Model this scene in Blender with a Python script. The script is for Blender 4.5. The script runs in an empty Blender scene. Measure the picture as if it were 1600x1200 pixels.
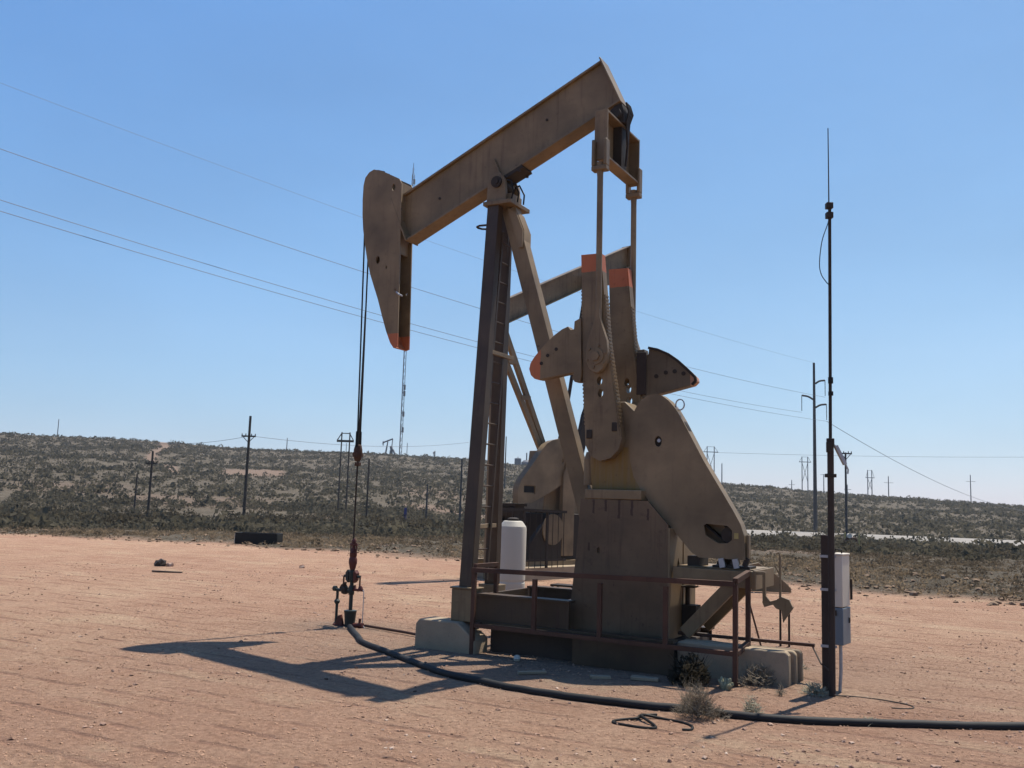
import bpy, bmesh, math, random
import numpy as np
from mathutils import Vector, Matrix, Euler, noise
R = math.radians
scene = bpy.context.scene
col = scene.collection
random.seed(7)
rng = np.random.default_rng(7)

# ---------------------------------------------------------------- camera
cam_d = bpy.data.cameras.new('camera')
cam = bpy.data.objects.new('camera', cam_d)
col.objects.link(cam)
EYE = 1.72
FPX = 1450.0
cam_d.sensor_width = 36
cam_d.lens = 36 * FPX / 1600
cam_d.clip_start = 0.05
cam_d.clip_end = 6000
cam.matrix_world = Matrix.Translation((0, 0, EYE)) @ Euler((math.pi / 2 + math.atan(185 / 1450), 0, 0)).to_matrix().to_4x4() @ Matrix.Rotation(0.032, 4, 'Z')
scene.camera = cam

# ---------------------------------------------------------------- sky, sun, exposure
SUN_VEC = Vector((0.326, 0.358, 1.0)).normalized()
w = bpy.data.worlds.new('World')
scene.world = w
w.use_nodes = True
nt = w.node_tree
bg = nt.nodes['Background']
sky = nt.nodes.new('ShaderNodeTexSky')
sky.sky_type = 'NISHITA'
sky.sun_disc = False
sky.sun_elevation = math.asin(SUN_VEC.z)
sky.sun_rotation = math.atan2(SUN_VEC.x, SUN_VEC.y)
sky.altitude = 900
sky.air_density = 1.0
sky.dust_density = 0.7
sky.ozone_density = 3.0
# grade the sky's range: hazier and less glaring towards the horizon
sepc = nt.nodes.new('ShaderNodeSeparateColor')
comb = nt.nodes.new('ShaderNodeCombineColor')
nt.links.new(sky.outputs[0], sepc.inputs[0])
for ch, (ex, k) in enumerate(((1.07, 0.655), (0.70, 1.31), (0.28, 3.40))):
    pw = nt.nodes.new('ShaderNodeMath')
    pw.operation = 'POWER'
    pw.inputs[1].default_value = ex
    ml = nt.nodes.new('ShaderNodeMath')
    ml.operation = 'MULTIPLY'
    ml.inputs[1].default_value = k
    nt.links.new(sepc.outputs[ch], pw.inputs[0])
    nt.links.new(pw.outputs[0], ml.inputs[0])
    nt.links.new(ml.outputs[0], comb.inputs[ch])
# a faint unevenness, thin high haze
tcw = nt.nodes.new('ShaderNodeTexCoord')
mpw = nt.nodes.new('ShaderNodeMapping')
mpw.inputs['Scale'].default_value = (1.2, 1.2, 3.2)
nzw = nt.nodes.new('ShaderNodeTexNoise')
nzw.inputs['Scale'].default_value = 1.6
nzw.inputs['Detail'].default_value = 5
rgw = nt.nodes.new('ShaderNodeMapRange')
rgw.inputs['From Min'].default_value = 0.3
rgw.inputs['From Max'].default_value = 0.7
rgw.inputs['To Min'].default_value = 0.93
rgw.inputs['To Max'].default_value = 1.08
mxw = nt.nodes.new('ShaderNodeMix')
mxw.data_type = 'RGBA'
mxw.blend_type = 'MULTIPLY'
mxw.inputs['Factor'].default_value = 1
nt.links.new(tcw.outputs['Generated'], mpw.inputs['Vector'])
nt.links.new(mpw.outputs[0], nzw.inputs['Vector'])
nt.links.new(nzw.outputs['Fac'], rgw.inputs['Value'])
nt.links.new(comb.outputs[0], mxw.inputs['A'])
nt.links.new(rgw.outputs[0], mxw.inputs['B'])
nt.links.new(mxw.outputs['Result'], bg.inputs['Color'])
bg.inputs['Strength'].default_value = 0.086
sun_d = bpy.data.lights.new('sun', 'SUN')
sun_d.energy = 4.6
sun_d.angle = R(0.53)
sun_d.color = (1.0, 0.94, 0.84)
sun = bpy.data.objects.new('sun', sun_d)
sun.rotation_euler = SUN_VEC.to_track_quat('Z', 'Y').to_euler()
sun.location = (20, 20, 60)
col.objects.link(sun)
scene.view_settings.view_transform = 'Standard'
scene.view_settings.look = 'None'
scene.view_settings.gamma = 1
scene.view_settings.exposure = 0.72

# ---------------------------------------------------------------- materials
def new_mat(name):
    m = bpy.data.materials.new(name)
    m.use_nodes = True
    return m, m.node_tree, m.node_tree.nodes['Principled BSDF']

def N(nt, t, **kw):
    n = nt.nodes.new(t)
    for k, v in kw.items():
        setattr(n, k, v)
    return n

def ramp(nt, src, stops):
    r = N(nt, 'ShaderNodeValToRGB')
    cr = r.color_ramp
    while len(cr.elements) < len(stops):
        cr.elements.new(0.5)
    for e, (p, c) in zip(cr.elements, stops):
        e.position = p
        e.color = c if len(c) == 4 else (*c, 1)
    nt.links.new(src, r.inputs[0])
    return r.outputs[0]

def nz(nt, vec, scale, detail=4, rough=0.55):
    n = N(nt, 'ShaderNodeTexNoise')
    n.inputs['Scale'].default_value = scale
    n.inputs['Detail'].default_value = detail
    n.inputs['Roughness'].default_value = rough
    nt.links.new(vec, n.inputs['Vector'])
    return n.outputs['Fac']

def mixc(nt, fac, a, b, mode='MIX'):
    m = N(nt, 'ShaderNodeMix', data_type='RGBA', blend_type=mode)
    for s, v in ((m.inputs['Factor'], fac), (m.inputs['A'], a), (m.inputs['B'], b)):
        if isinstance(v, (int, float)):
            s.default_value = v
        elif isinstance(v, tuple):
            s.default_value = v if len(v) == 4 else (*v, 1)
        else:
            nt.links.new(v, s)
    return m.outputs['Result']

def mapping(nt, vec, scale=(1, 1, 1), rot=(0, 0, 0)):
    m = N(nt, 'ShaderNodeMapping')
    m.inputs['Scale'].default_value = scale
    m.inputs['Rotation'].default_value = rot
    nt.links.new(vec, m.inputs['Vector'])
    return m.outputs[0]

def math_n(nt, op, a, b=None):
    m = N(nt, 'ShaderNodeMath', operation=op)
    for s, v in ((m.inputs[0], a), (m.inputs[1], b)):
        if v is None:
            continue
        if isinstance(v, (int, float)):
            s.default_value = v
        else:
            nt.links.new(v, s)
    return m.outputs[0]

def bump(nt, bsdf, h, strength=0.3, dist=0.01):
    b = N(nt, 'ShaderNodeBump')
    b.inputs['Strength'].default_value = strength
    b.inputs['Distance'].default_value = dist
    nt.links.new(h, b.inputs['Height'])
    nt.links.new(b.outputs[0], bsdf.inputs['Normal'])

RUSTC = (0.045, 0.020, 0.012)

def painted(name, base, rust=0.35, streak=0.4, rough=0.5, tip=None, tipcol=(0.44, 0.125, 0.045), oil=None, spec=0.3, drips=()):
    """weathered oilfield paint: dusty mottling, rust specks, vertical run marks, optional painted end"""
    m, t, b = new_mat(name)
    tc = N(t, 'ShaderNodeTexCoord').outputs['Object']
    big = nz(t, tc, 1.7, 5)
    fine = nz(t, tc, 14, 6, 0.65)
    dark = tuple(c * 0.62 for c in base)
    lite = tuple(min(1, c * 1.25) for c in base)
    c = mixc(t, ramp(t, big, [(0.3, (0, 0, 0)), (0.7, (1, 1, 1))]), dark, lite)
    if tip:
        nx, nzz, d = tip
        sx = N(t, 'ShaderNodeSeparateXYZ')
        t.links.new(tc, sx.inputs[0])
        v = math_n(t, 'ADD', math_n(t, 'MULTIPLY', sx.outputs['X'], nx), math_n(t, 'MULTIPLY', sx.outputs['Z'], nzz))
        v = math_n(t, 'ADD', v, math_n(t, 'MULTIPLY', fine, 0.025))
        c = mixc(t, math_n(t, 'GREATER_THAN', v, d + 0.0125), c, mixc(t, big, tuple(k * 0.8 for k in tipcol), tipcol))
    st = nz(t, mapping(t, tc, (9, 9, 0.55)), 2.2, 4, 0.6)
    c = mixc(t, math_n(t, 'MULTIPLY', ramp(t, st, [(0.55, (0, 0, 0)), (0.72, (1, 1, 1))]), streak), c, RUSTC)
    chip = nz(t, tc, 5.5, 9, 0.72)
    c = mixc(t, math_n(t, 'MULTIPLY', ramp(t, chip, [(0.655, (0, 0, 0)), (0.68, (1, 1, 1))]), min(1, rust * 1.6)), c, RUSTC)
    dust = nz(t, mapping(t, tc, (1, 1, 2.2)), 3.2, 6, 0.65)
    c = mixc(t, math_n(t, 'MULTIPLY', ramp(t, dust, [(0.55, (0, 0, 0)), (0.75, (1, 1, 1))]), 0.18), c, tuple(min(1, k * 1.6) for k in base))
    for dx, dz, ln in drips:
        sx = N(t, 'ShaderNodeSeparateXYZ')
        t.links.new(tc, sx.inputs[0])
        wob = math_n(t, 'ADD', sx.outputs['X'], math_n(t, 'MULTIPLY', fine, 0.03))
        near = math_n(t, 'LESS_THAN', math_n(t, 'ABSOLUTE', math_n(t, 'SUBTRACT', wob, dx + 0.015)), 0.013)
        inz = math_n(t, 'MULTIPLY', math_n(t, 'LESS_THAN', sx.outputs['Z'], dz), math_n(t, 'GREATER_THAN', math_n(t, 'ADD', sx.outputs['Z'], math_n(t, 'MULTIPLY', fine, 0.1)), dz - ln + 0.05))
        c = mixc(t, math_n(t, 'MULTIPLY', math_n(t, 'MULTIPLY', near, inz), 0.85), c, (0.03, 0.012, 0.007))
    if oil:
        x0, x1, z0, z1 = oil
        sx = N(t, 'ShaderNodeSeparateXYZ')
        t.links.new(tc, sx.inputs[0])
        run = nz(t, mapping(t, tc, (14, 14, 0.8)), 1.6, 3)
        msk = math_n(t, 'MULTIPLY', math_n(t, 'LESS_THAN', sx.outputs['Z'], z1), math_n(t, 'GREATER_THAN', sx.outputs['Z'], z0))
        c = mixc(t, math_n(t, 'MULTIPLY', msk, ramp(t, run, [(0.35, (0.35, 0.35, 0.35)), (0.6, (1, 1, 1))])), c, (0.17, 0.10, 0.022))
    c = mixc(t, math_n(t, 'MULTIPLY', ramp(t, fine, [(0.58, (0, 0, 0)), (0.74, (1, 1, 1))]), rust), c, RUSTC)
    t.links.new(c, b.inputs['Base Color'])
    b.inputs['Roughness'].default_value = rough
    b.inputs['Specular IOR Level'].default_value = spec
    bump(t, b, fine, 0.25, 0.004)
    return m

def simple(name, base, var=0.25, rough=0.7, scale=8, metal=0.0, bmp=0.2, spec=0.3):
    m, t, b = new_mat(name)
    tc = N(t, 'ShaderNodeTexCoord').outputs['Object']
    f = nz(t, tc, scale, 5, 0.6)
    c = mixc(t, f, tuple(k * (1 - var) for k in base), tuple(min(1, k * (1 + var)) for k in base))
    t.links.new(c, b.inputs['Base Color'])
    b.inputs['Roughness'].default_value = rough
    b.inputs['Metallic'].default_value = metal
    b.inputs['Specular IOR Level'].default_value = spec
    if bmp:
        bump(t, b, f, bmp, 0.006)
    return m

TAN = (0.182, 0.123, 0.062)
M = {}
M['tan'] = painted('tan_paint', TAN)
M['tan_worn'] = painted('tan_paint_worn', TAN, rust=0.7, streak=0.6)
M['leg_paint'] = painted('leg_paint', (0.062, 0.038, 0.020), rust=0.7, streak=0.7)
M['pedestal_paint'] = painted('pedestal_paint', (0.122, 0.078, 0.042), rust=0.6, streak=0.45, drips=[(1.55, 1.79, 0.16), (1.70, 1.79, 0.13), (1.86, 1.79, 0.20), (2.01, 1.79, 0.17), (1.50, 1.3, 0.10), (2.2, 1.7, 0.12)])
M['tan_guard'] = painted('tan_paint_guard', (0.188, 0.129, 0.067), rust=0.2, streak=0.12)
M['crank'] = painted('crank_paint', TAN, tip=(0, 1, 4.42), rust=0.4)
M['cw_front'] = painted('weight_paint_front', TAN, tip=(-1, 0, -0.85), rust=0.3)
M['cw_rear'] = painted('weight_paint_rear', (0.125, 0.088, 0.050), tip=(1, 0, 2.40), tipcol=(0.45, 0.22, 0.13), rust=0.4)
M['head'] = painted('head_paint', TAN, tip=(0, -1, -3.93), rust=0.45, streak=0.25)
M['gearbox'] = painted('gearbox_paint', TAN, rust=0.6, oil=(0, 0, 1.8, 2.38))
M['rust'] = painted('rusty_pipe', (0.080, 0.036, 0.020), rust=0.5, streak=0.4, rough=0.75)
M['brown_pipe'] = painted('brown_pipe', (0.040, 0.026, 0.018), rust=0.5, streak=0.3, rough=0.7)
M['dark_steel'] = simple('dark_steel', (0.036, 0.027, 0.020), rough=0.6, scale=20, spec=0.15)
M['black'] = simple('black_rubber', (0.014, 0.0125, 0.011), rough=0.6, scale=12, spec=0.15)
M['dusty_rubber'] = painted('dusty_rubber', (0.016, 0.015, 0.014), rust=0, streak=0, rough=0.7, spec=0.25)
M['red'] = simple('red_paint', (0.080, 0.019, 0.013), rough=0.55, scale=18, var=0.4)
M['green_black'] = simple('dark_green_steel', (0.02, 0.026, 0.022), rough=0.5, scale=18)
M['rod'] = simple('polished_rod', (0.10, 0.095, 0.09), rough=0.35, metal=0.6)
M['white_plastic'] = simple('white_plastic', (0.43, 0.385, 0.31), var=0.05, rough=0.45, scale=3, bmp=0.05)
M['box_white'] = simple('box_white', (0.54, 0.47, 0.37), var=0.06, rough=0.5, scale=5, bmp=0.05)
M['box_grey'] = simple('box_grey', (0.13, 0.155, 0.17), var=0.1, rough=0.45, scale=5, bmp=0.05)
M['galv'] = simple('galvanised', (0.33, 0.33, 0.33), rough=0.45, metal=0.4, scale=15)
M['wood'] = simple('pole_wood', (0.055, 0.040, 0.030), rough=0.9, scale=6)
M['weathered'] = simple('weathered_steel_pole', (0.05, 0.045, 0.042), rough=0.7, scale=2)
M['far_steel'] = simple('far_steel', (0.11, 0.11, 0.115), rough=0.7, scale=1)
M['wire'] = simple('wire', (0.16, 0.16, 0.175), rough=0.6, bmp=0)
M['blue_sign'] = simple('marker_blue', (0.03, 0.03, 0.12), rough=0.6)
M['tank_grey'] = simple('tank_grey', (0.14, 0.14, 0.145), rough=0.7, scale=0.3)
M['yellow'] = simple('faded_yellow', (0.36, 0.27, 0.09), rough=0.6)
def stone_mat():
    m, t, b = new_mat('stone')
    tc = N(t, 'ShaderNodeTexCoord').outputs['Object']
    c = ramp(t, nz(t, tc, 7.0, 2, 0.6), [(0.34, (0.11, 0.06, 0.04)), (0.44, (0.24, 0.145, 0.10)), (0.56, (0.33, 0.215, 0.155)), (0.68, (0.45, 0.345, 0.265))])
    t.links.new(c, b.inputs['Base Color'])
    b.inputs['Roughness'].default_value = 0.95
    b.inputs['Specular IOR Level'].default_value = 0.2
    return m
M['stone'] = stone_mat()
M['rubble'] = simple('rubble', (0.20, 0.138, 0.092), var=0.55, rough=1, scale=2.5, bmp=0, spec=0.1)
M['clod'] = simple('clod', (0.385, 0.235, 0.152), var=0.35, rough=1, scale=5, bmp=0, spec=0.1)
M['twig'] = simple('dry_twig', (0.16, 0.125, 0.085), var=0.45, rough=0.95, scale=30, bmp=0)
M['twig_pale'] = simple('pale_dry_leaf', (0.27, 0.24, 0.16), var=0.4, rough=0.95, scale=30, bmp=0)
M['dark_leaf'] = None

def concrete(name, base):
    m, t, b = new_mat(name)
    tc = N(t, 'ShaderNodeTexCoord').outputs['Object']
    f1 = nz(t, tc, 3, 6, 0.65)
    f2 = nz(t, tc, 40, 4, 0.7)
    c = mixc(t, ramp(t, f1, [(0.3, (0, 0, 0)), (0.7, (1, 1, 1))]), tuple(k * 0.7 for k in base), base)
    c = mixc(t, math_n(t, 'MULTIPLY', ramp(t, f2, [(0.58, (0, 0, 0)), (0.7, (1, 1, 1))]), 0.5), c, tuple(k * 0.5 for k in base))
    t.links.new(c, b.inputs['Base Color'])
    b.inputs['Roughness'].default_value = 0.9
    bump(t, b, f2, 0.5, 0.008)
    return m
M['concrete'] = concrete('weathered_concrete', (0.33, 0.245, 0.155))
M['shade_oily'] = concrete('shade_toned_oily_concrete', (0.055, 0.038, 0.026))  # shade under the skid painted into the near-black tone, along with oil soaking

# brush: leaf colour varies from bush to bush with position
def brush_mat(name, c0, c1, c2, scale):
    m, t, b = new_mat(name)
    tc = N(t, 'ShaderNodeTexCoord').outputs['Object']
    f = nz(t, tc, scale, 3, 0.7)
    c = ramp(t, f, [(0.3, c0), (0.5, c1), (0.68, c2)])
    t.links.new(c, b.inputs['Base Color'])
    b.inputs['Roughness'].default_value = 1
    b.inputs['Specular IOR Level'].default_value = 0.1
    tr = N(t, 'ShaderNodeBsdfTranslucent')
    t.links.new(c, tr.inputs['Color'])
    ms = N(t, 'ShaderNodeMixShader')
    ms.inputs[0].default_value = 0.45
    t.links.new(b.outputs[0], ms.inputs[1])
    t.links.new(tr.outputs[0], ms.inputs[2])
    t.links.new(ms.outputs[0], t.nodes['Material Output'].inputs['Surface'])
    return m
M['brush_far'] = brush_mat('desert_brush_far', (0.058, 0.051, 0.036), (0.088, 0.077, 0.053), (0.130, 0.112, 0.078), 0.35)
M['brush_mid'] = brush_mat('desert_brush_mid', (0.060, 0.045, 0.030), (0.115, 0.085, 0.055), (0.18, 0.138, 0.09), 1.6)
M['straw'] = brush_mat('dry_straw', (0.15, 0.105, 0.065), (0.22, 0.16, 0.10), (0.30, 0.225, 0.145), 0.9)

M['dark_leaf'] = brush_mat('dark_leaf', (0.040, 0.033, 0.022), (0.068, 0.056, 0.037), (0.108, 0.088, 0.060), 0.8)

# ---------------------------------------------------------------- mesh helpers
# parts whose separate pieces each become an object of their own
SPLIT = {'bolt', 'tooth_rack', 'sheave', 'clamp_plate', 'bypass_pipe', 'gusset', 'rail', 'bearing_plate', 'slide_bracket', 'platform_strut', 'strap', 'cable_tie', 'motor_mount', 'aerial_clamp', 'rope_socket', 'wire_rope', 'antenna_drum', 'insulator', 'motor_slide', 'grease_line', 'drive_belt', 'rear_plate', 'cross_brace', 'valve', 'brace', 'pipe_clamp', 'ram_body', 'platform_beam', 'skid'}
class MB:
    def __init__(self):
        self.bm = bmesh.new()

    def _hull(self, verts, faces):
        vs = [self.bm.verts.new(v) for v in verts]
        for f in faces:
            try:
                self.bm.faces.new([vs[i] for i in f])
            except ValueError:
                pass

    def box(self, x0, x1, y0, y1, z0, z1):
        v = [(x, y, z) for z in (z0, z1) for y in (y0, y1) for x in (x0, x1)]
        self._hull(v, [(0, 2, 3, 1), (4, 5, 7, 6), (0, 1, 5, 4), (2, 6, 7, 3), (0, 4, 6, 2), (1, 3, 7, 5)])
        return self

    def bar(self, p0, p1, wdt, hgt, up=(0, 1, 0), w1=None, h1=None):
        """rectangular bar; wdt is measured along 'up', hgt across it"""
        p0, p1, up = Vector(p0), Vector(p1), Vector(up)
        d = (p1 - p0).normalized()
        s = d.cross(up).normalized()
        u = s.cross(d).normalized()
        w1 = w1 or wdt
        h1 = h1 or hgt
        v = []
        for p, a, b in ((p0, wdt, hgt), (p1, w1, h1)):
            for i, j in ((-1, -1), (1, -1), (1, 1), (-1, 1)):
                v.append(p + u * (i * a / 2) + s * (j * b / 2))
        self._hull(v, [(0, 1, 2, 3), (7, 6, 5, 4), (0, 4, 5, 1), (1, 5, 6, 2), (2, 6, 7, 3), (3, 7, 4, 0)])
        return self

    def cyl(self, p0, p1, r0, r1=None, seg=16):
        r1 = r0 if r1 is None else r1
        return self.tube([p0, p1], [r0, r1], seg)

    def tube(self, pts, r, seg=8, caps=True):
        pts = [Vector(p) for p in pts]
        rs = r if isinstance(r, (list, tuple)) else [r] * len(pts)
        rings = []
        d0 = (pts[1] - pts[0]).normalized()
        ref = Vector((0, 0, 1)) if abs(d0.z) < 0.9 else Vector((1, 0, 0))
        a = d0.cross(ref).normalized()
        for i, p in enumerate(pts):
            if i == 0:
                d = pts[1] - pts[0]
            elif i == len(pts) - 1:
                d = pts[-1] - pts[-2]
            else:
                d = (pts[i + 1] - pts[i]).normalized() + (pts[i] - pts[i - 1]).normalized()
            d = d.normalized() if d.length > 1e-9 else d0
            a = (a - d * a.dot(d))
            a = a.normalized() if a.length > 1e-6 else d.orthogonal().normalized()
            b = d.cross(a)
            rings.append([self.bm.verts.new(p + (a * math.cos(2 * math.pi * k / seg) + b * math.sin(2 * math.pi * k / seg)) * rs[i]) for k in range(seg)])
        for r0, r1 in zip(rings, rings[1:]):
            for k in range(seg):
                self.bm.faces.new((r0[k], r0[(k + 1) % seg], r1[(k + 1) % seg], r1[k]))
        if caps:
            self.bm.faces.new(rings[0][::-1])
            self.bm.faces.new(rings[-1])
        return self

    def prism(self, poly, y0, y1):
        """outline in x-z pushed from y0 to y1"""
        a = [self.bm.verts.new((x, y0, z)) for x, z in poly]
        b = [self.bm.verts.new((x, y1, z)) for x, z in poly]
        n = len(poly)
        self.bm.faces.new(a)
        self.bm.faces.new(b[::-1])
        for i in range(n):
            self.bm.faces.new((a[i], b[i], b[(i + 1) % n], a[(i + 1) % n]))
        return self

    def prism_z(self, poly, z0, z1):
        a = [self.bm.verts.new((x, y, z0)) for x, y in poly]
        b = [self.bm.verts.new((x, y, z1)) for x, y in poly]
        n = len(poly)
        self.bm.faces.new(a)
        self.bm.faces.new(b[::-1])
        for i in range(n):
            self.bm.faces.new((a[i], b[i], b[(i + 1) % n], a[(i + 1) % n]))
        return self

    def holed(self, poly, holes, y0, y1):
        """plate in x-z with real openings"""
        cu = bpy.data.curves.new('tmp', 'CURVE')
        cu.dimensions = '2D'
        cu.fill_mode = 'BOTH'
        cu.extrude = abs(y1 - y0) / 2
        for pl in [poly] + list(holes):
            sp = cu.splines.new('POLY')
            sp.points.add(len(pl) - 1)
            for p, (x, z) in zip(sp.points, pl):
                p.co = (x, z, 0, 1)
            sp.use_cyclic_u = True
        ob = bpy.data.objects.new('tmp', cu)
        me = ob.to_mesh()
        bm2 = bmesh.new()
        bm2.from_mesh(me)
        ym = (y0 + y1) / 2
        for v in bm2.verts:
            v.co = Vector((v.co.x, ym - v.co.z, v.co.y))
        bmesh.ops.remove_doubles(bm2, verts=bm2.verts, dist=1e-5)
        m2 = bpy.data.meshes.new('tmp')
        bm2.to_mesh(m2)
        bm2.free()
        ob.to_mesh_clear()
        bpy.data.objects.remove(ob)
        self.bm.from_mesh(m2)
        bpy.data.meshes.remove(m2)
        return self

    def lathe(self, prof, c=(0, 0, 0), seg=20):
        c = Vector(c)
        rings = []
        for r, z in prof:
            rings.append([self.bm.verts.new(c + Vector((max(r, 1e-4) * math.cos(2 * math.pi * k / seg), max(r, 1e-4) * math.sin(2 * math.pi * k / seg), z))) for k in range(seg)])
        for a, b in zip(rings, rings[1:]):
            for k in range(seg):
                self.bm.faces.new((a[k], a[(k + 1) % seg], b[(k + 1) % seg], b[k]))
        self.bm.faces.new(rings[0][::-1])
        self.bm.faces.new(rings[-1])
        return self

    def rough(self, amp, scale, seed=0):
        for v in self.bm.verts:
            v.co += noise.noise_vector(v.co * scale + Vector((seed * 7.1, seed, -seed))) * amp
        return self

    def clusters(self, gap=0.015):
        self.bm.verts.ensure_lookup_table()
        self.bm.verts.index_update()
        seen, isl = set(), []
        for v in self.bm.verts:
            if v.index in seen: continue
            st, mem = [v], []
            seen.add(v.index)
            while st:
                q = st.pop()
                mem.append(q.index)
                for e in q.link_edges:
                    o = e.other_vert(q)
                    if o.index not in seen:
                        seen.add(o.index)
                        st.append(o)
            co = np.array([self.bm.verts[i].co[:] for i in mem])
            isl.append([set(mem), co.min(0) - gap, co.max(0) + gap])
        merged = True
        while merged:
            merged = False
            for i in range(len(isl)):
                for j in range(i + 1, len(isl)):
                    if (isl[i][1] <= isl[j][2]).all() and (isl[j][1] <= isl[i][2]).all():
                        isl[i] = [isl[i][0] | isl[j][0], np.minimum(isl[i][1], isl[j][1]), np.maximum(isl[i][2], isl[j][2])]
                        del isl[j]
                        merged = True
                        break
                if merged: break
        return [c[0] for c in isl]

    def build(self, name, mat, parent=None, bevel=0.0, sharp=35):
        if name in SPLIT:
            cl = self.clusters(0.011 if name == 'tooth_rack' else 0.003)
            if len(cl) > 1:
                first = None
                for c in cl:
                    m2 = MB()
                    vm = {i: m2.bm.verts.new(self.bm.verts[i].co) for i in sorted(c)}
                    for f in self.bm.faces:
                        if f.verts[0].index in c:
                            m2.bm.faces.new([vm[v.index] for v in f.verts])
                    o = m2._one(name, mat, parent, bevel, sharp)
                    first = first or o
                self.bm.free()
                return first
        return self._one(name, mat, parent, bevel, sharp)

    def _one(self, name, mat, parent=None, bevel=0.0, sharp=35):
        bmesh.ops.recalc_face_normals(self.bm, faces=self.bm.faces)
        me = bpy.data.meshes.new(name)
        self.bm.to_mesh(me)
        self.bm.free()
        me.materials.append(M[mat] if isinstance(mat, str) else mat)
        me.polygons.foreach_set('use_smooth', [True] * len(me.polygons))
        me.set_sharp_from_angle(angle=R(sharp))
        o = bpy.data.objects.new(name, me)
        col.objects.link(o)
        if parent:
            o.parent = parent
        if bevel:
            b = o.modifiers.new('edge', 'BEVEL')
            b.width = bevel
            b.segments = 2
            b.limit_method = 'ANGLE'
            b.angle_limit = R(40)
        return o

def tag(o, label=None, cat=None, group=None, kind=None):
    if label: o['label'] = label
    if cat: o['category'] = cat
    if group: o['group'] = group
    if kind: o['kind'] = kind
    return o

def empty(name, loc, rz, label, cat, group=None):
    o = bpy.data.objects.new(name, None)
    o.empty_display_size = 0.3
    o.location = loc
    o.rotation_euler = (0, 0, rz)
    col.objects.link(o)
    return tag(o, label, cat, group)

def copy_tree(o, parent=None):
    c = o.copy()
    col.objects.link(c)
    c.parent = parent
    for ch in list(o.children):
        copy_tree(ch, c)
    return c

def ell(cx, cz, rx, rz, n=14):
    return [(cx + rx * math.cos(2 * math.pi * k / n), cz + rz * math.sin(2 * math.pi * k / n)) for k in range(n)]

def np_mesh(name, verts, faces, mat, smooth=False):
    me = bpy.data.meshes.new(name)
    verts = np.asarray(verts, dtype=np.float32)
    faces = np.asarray(faces, dtype=np.int32)
    k = faces.shape[1]
    me.vertices.add(len(verts))
    me.vertices.foreach_set('co', verts.ravel())
    me.loops.add(faces.size)
    me.loops.foreach_set('vertex_index', faces.ravel())
    me.polygons.add(len(faces))
    me.polygons.foreach_set('loop_start', np.arange(0, faces.size, k, dtype=np.int32))
    me.polygons.foreach_set('use_smooth', np.full(len(faces), smooth))
    me.update(calc_edges=True)
    me.validate()
    me.materials.append(M[mat] if isinstance(mat, str) else mat)
    o = bpy.data.objects.new(name, me)
    col.objects.link(o)
    return o

# ---------------------------------------------------------------- terrain
def sstep(a, b, x):
    t = np.clip((np.asarray(x, float) - a) / (b - a), 0, 1)
    return t * t * (3 - 2 * t)

# skyline of the hills: photo column against height above eye level, as bearings and slopes
_sx = np.array([-2600, -1200, -400, 0, 200, 300, 400, 500, 600, 730, 800, 950, 1140, 1250, 1400, 1600, 2000, 3000, 4500])
_sy = np.array([700, 690, 676, 678, 687, 695, 703, 706, 711, 718, 727, 741, 757, 766, 778, 791, 806, 838, 890])
_hz = 785.1 + 0.032 * (_sx - 800)
_phi = np.arctan((_sx - 800) / FPX)
_slope = np.clip((_hz - _sy) / FPX, 0.012, 0.08) * np.cos(_phi)
def ridge_slope(phi): return np.interp(phi, _phi, _slope)
_pp = np.array([-3.2, -1.2, -0.52, -0.384, -0.129, 0.38, 0.55, 1.2, 3.2])
_pr = np.array([60, 55, 43, 37.0, 28.9, 22.7, 21.5, 22, 60])
def pad_r(phi): return np.interp(phi, _pp, _pr)
RIDGE = 370.0

def terrain(x, y):
    x, y = np.asarray(x, float), np.asarray(y, float)
    r = np.hypot(x, y)
    phi = np.arctan2(x, y)
    base = -1.05 * sstep(26, 92, r)
    zr = EYE + ridge_slope(phi) * RIDGE
    start = 118.0 - 26 * sstep(0.05, -0.15, phi)
    t = np.clip((r - start) / (RIDGE - start), 0, 1)
    hill = (zr + 1.05) * (0.75 * t + 0.25 * t * t) * sstep(0, 0.08, t) ** 0.5
    past = np.clip(r - RIDGE, 0, None)
    return base + hill - 0.03 * past

def bumps(x, y, r, padd):
    n1 = noise.noise(Vector((x * 0.45, y * 0.45, 3.1)))
    n2 = noise.noise(Vector((x * 1.7, y * 1.7, 1.7)))
    n3 = noise.noise(Vector((x * 6.0, y * 6.0, 8.2)))
    k = 0.012 * n1 + 0.006 * n2 + 0.004 * n3
    if padd > 0:
        k += min(padd / 4.0, 1) * (0.13 * n1 + 0.10 * n2 + 0.03 * n3) + 0.10 * math.exp(-((padd - 3.5) / 2.5) ** 2)
    if r > 130:
        n4 = noise.noise(Vector((x * 0.035, y * 0.035, 5.5)))
        n5 = noise.noise(Vector((x * 0.012, y * 0.03, 2.5)))
        f = min((r - 130) / 120, 1) * (1 - min(max((r - 330) / 40, 0), 1) * 0.8)
        k += f * (1.1 * n4 + 1.6 * n5)
    return k

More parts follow.
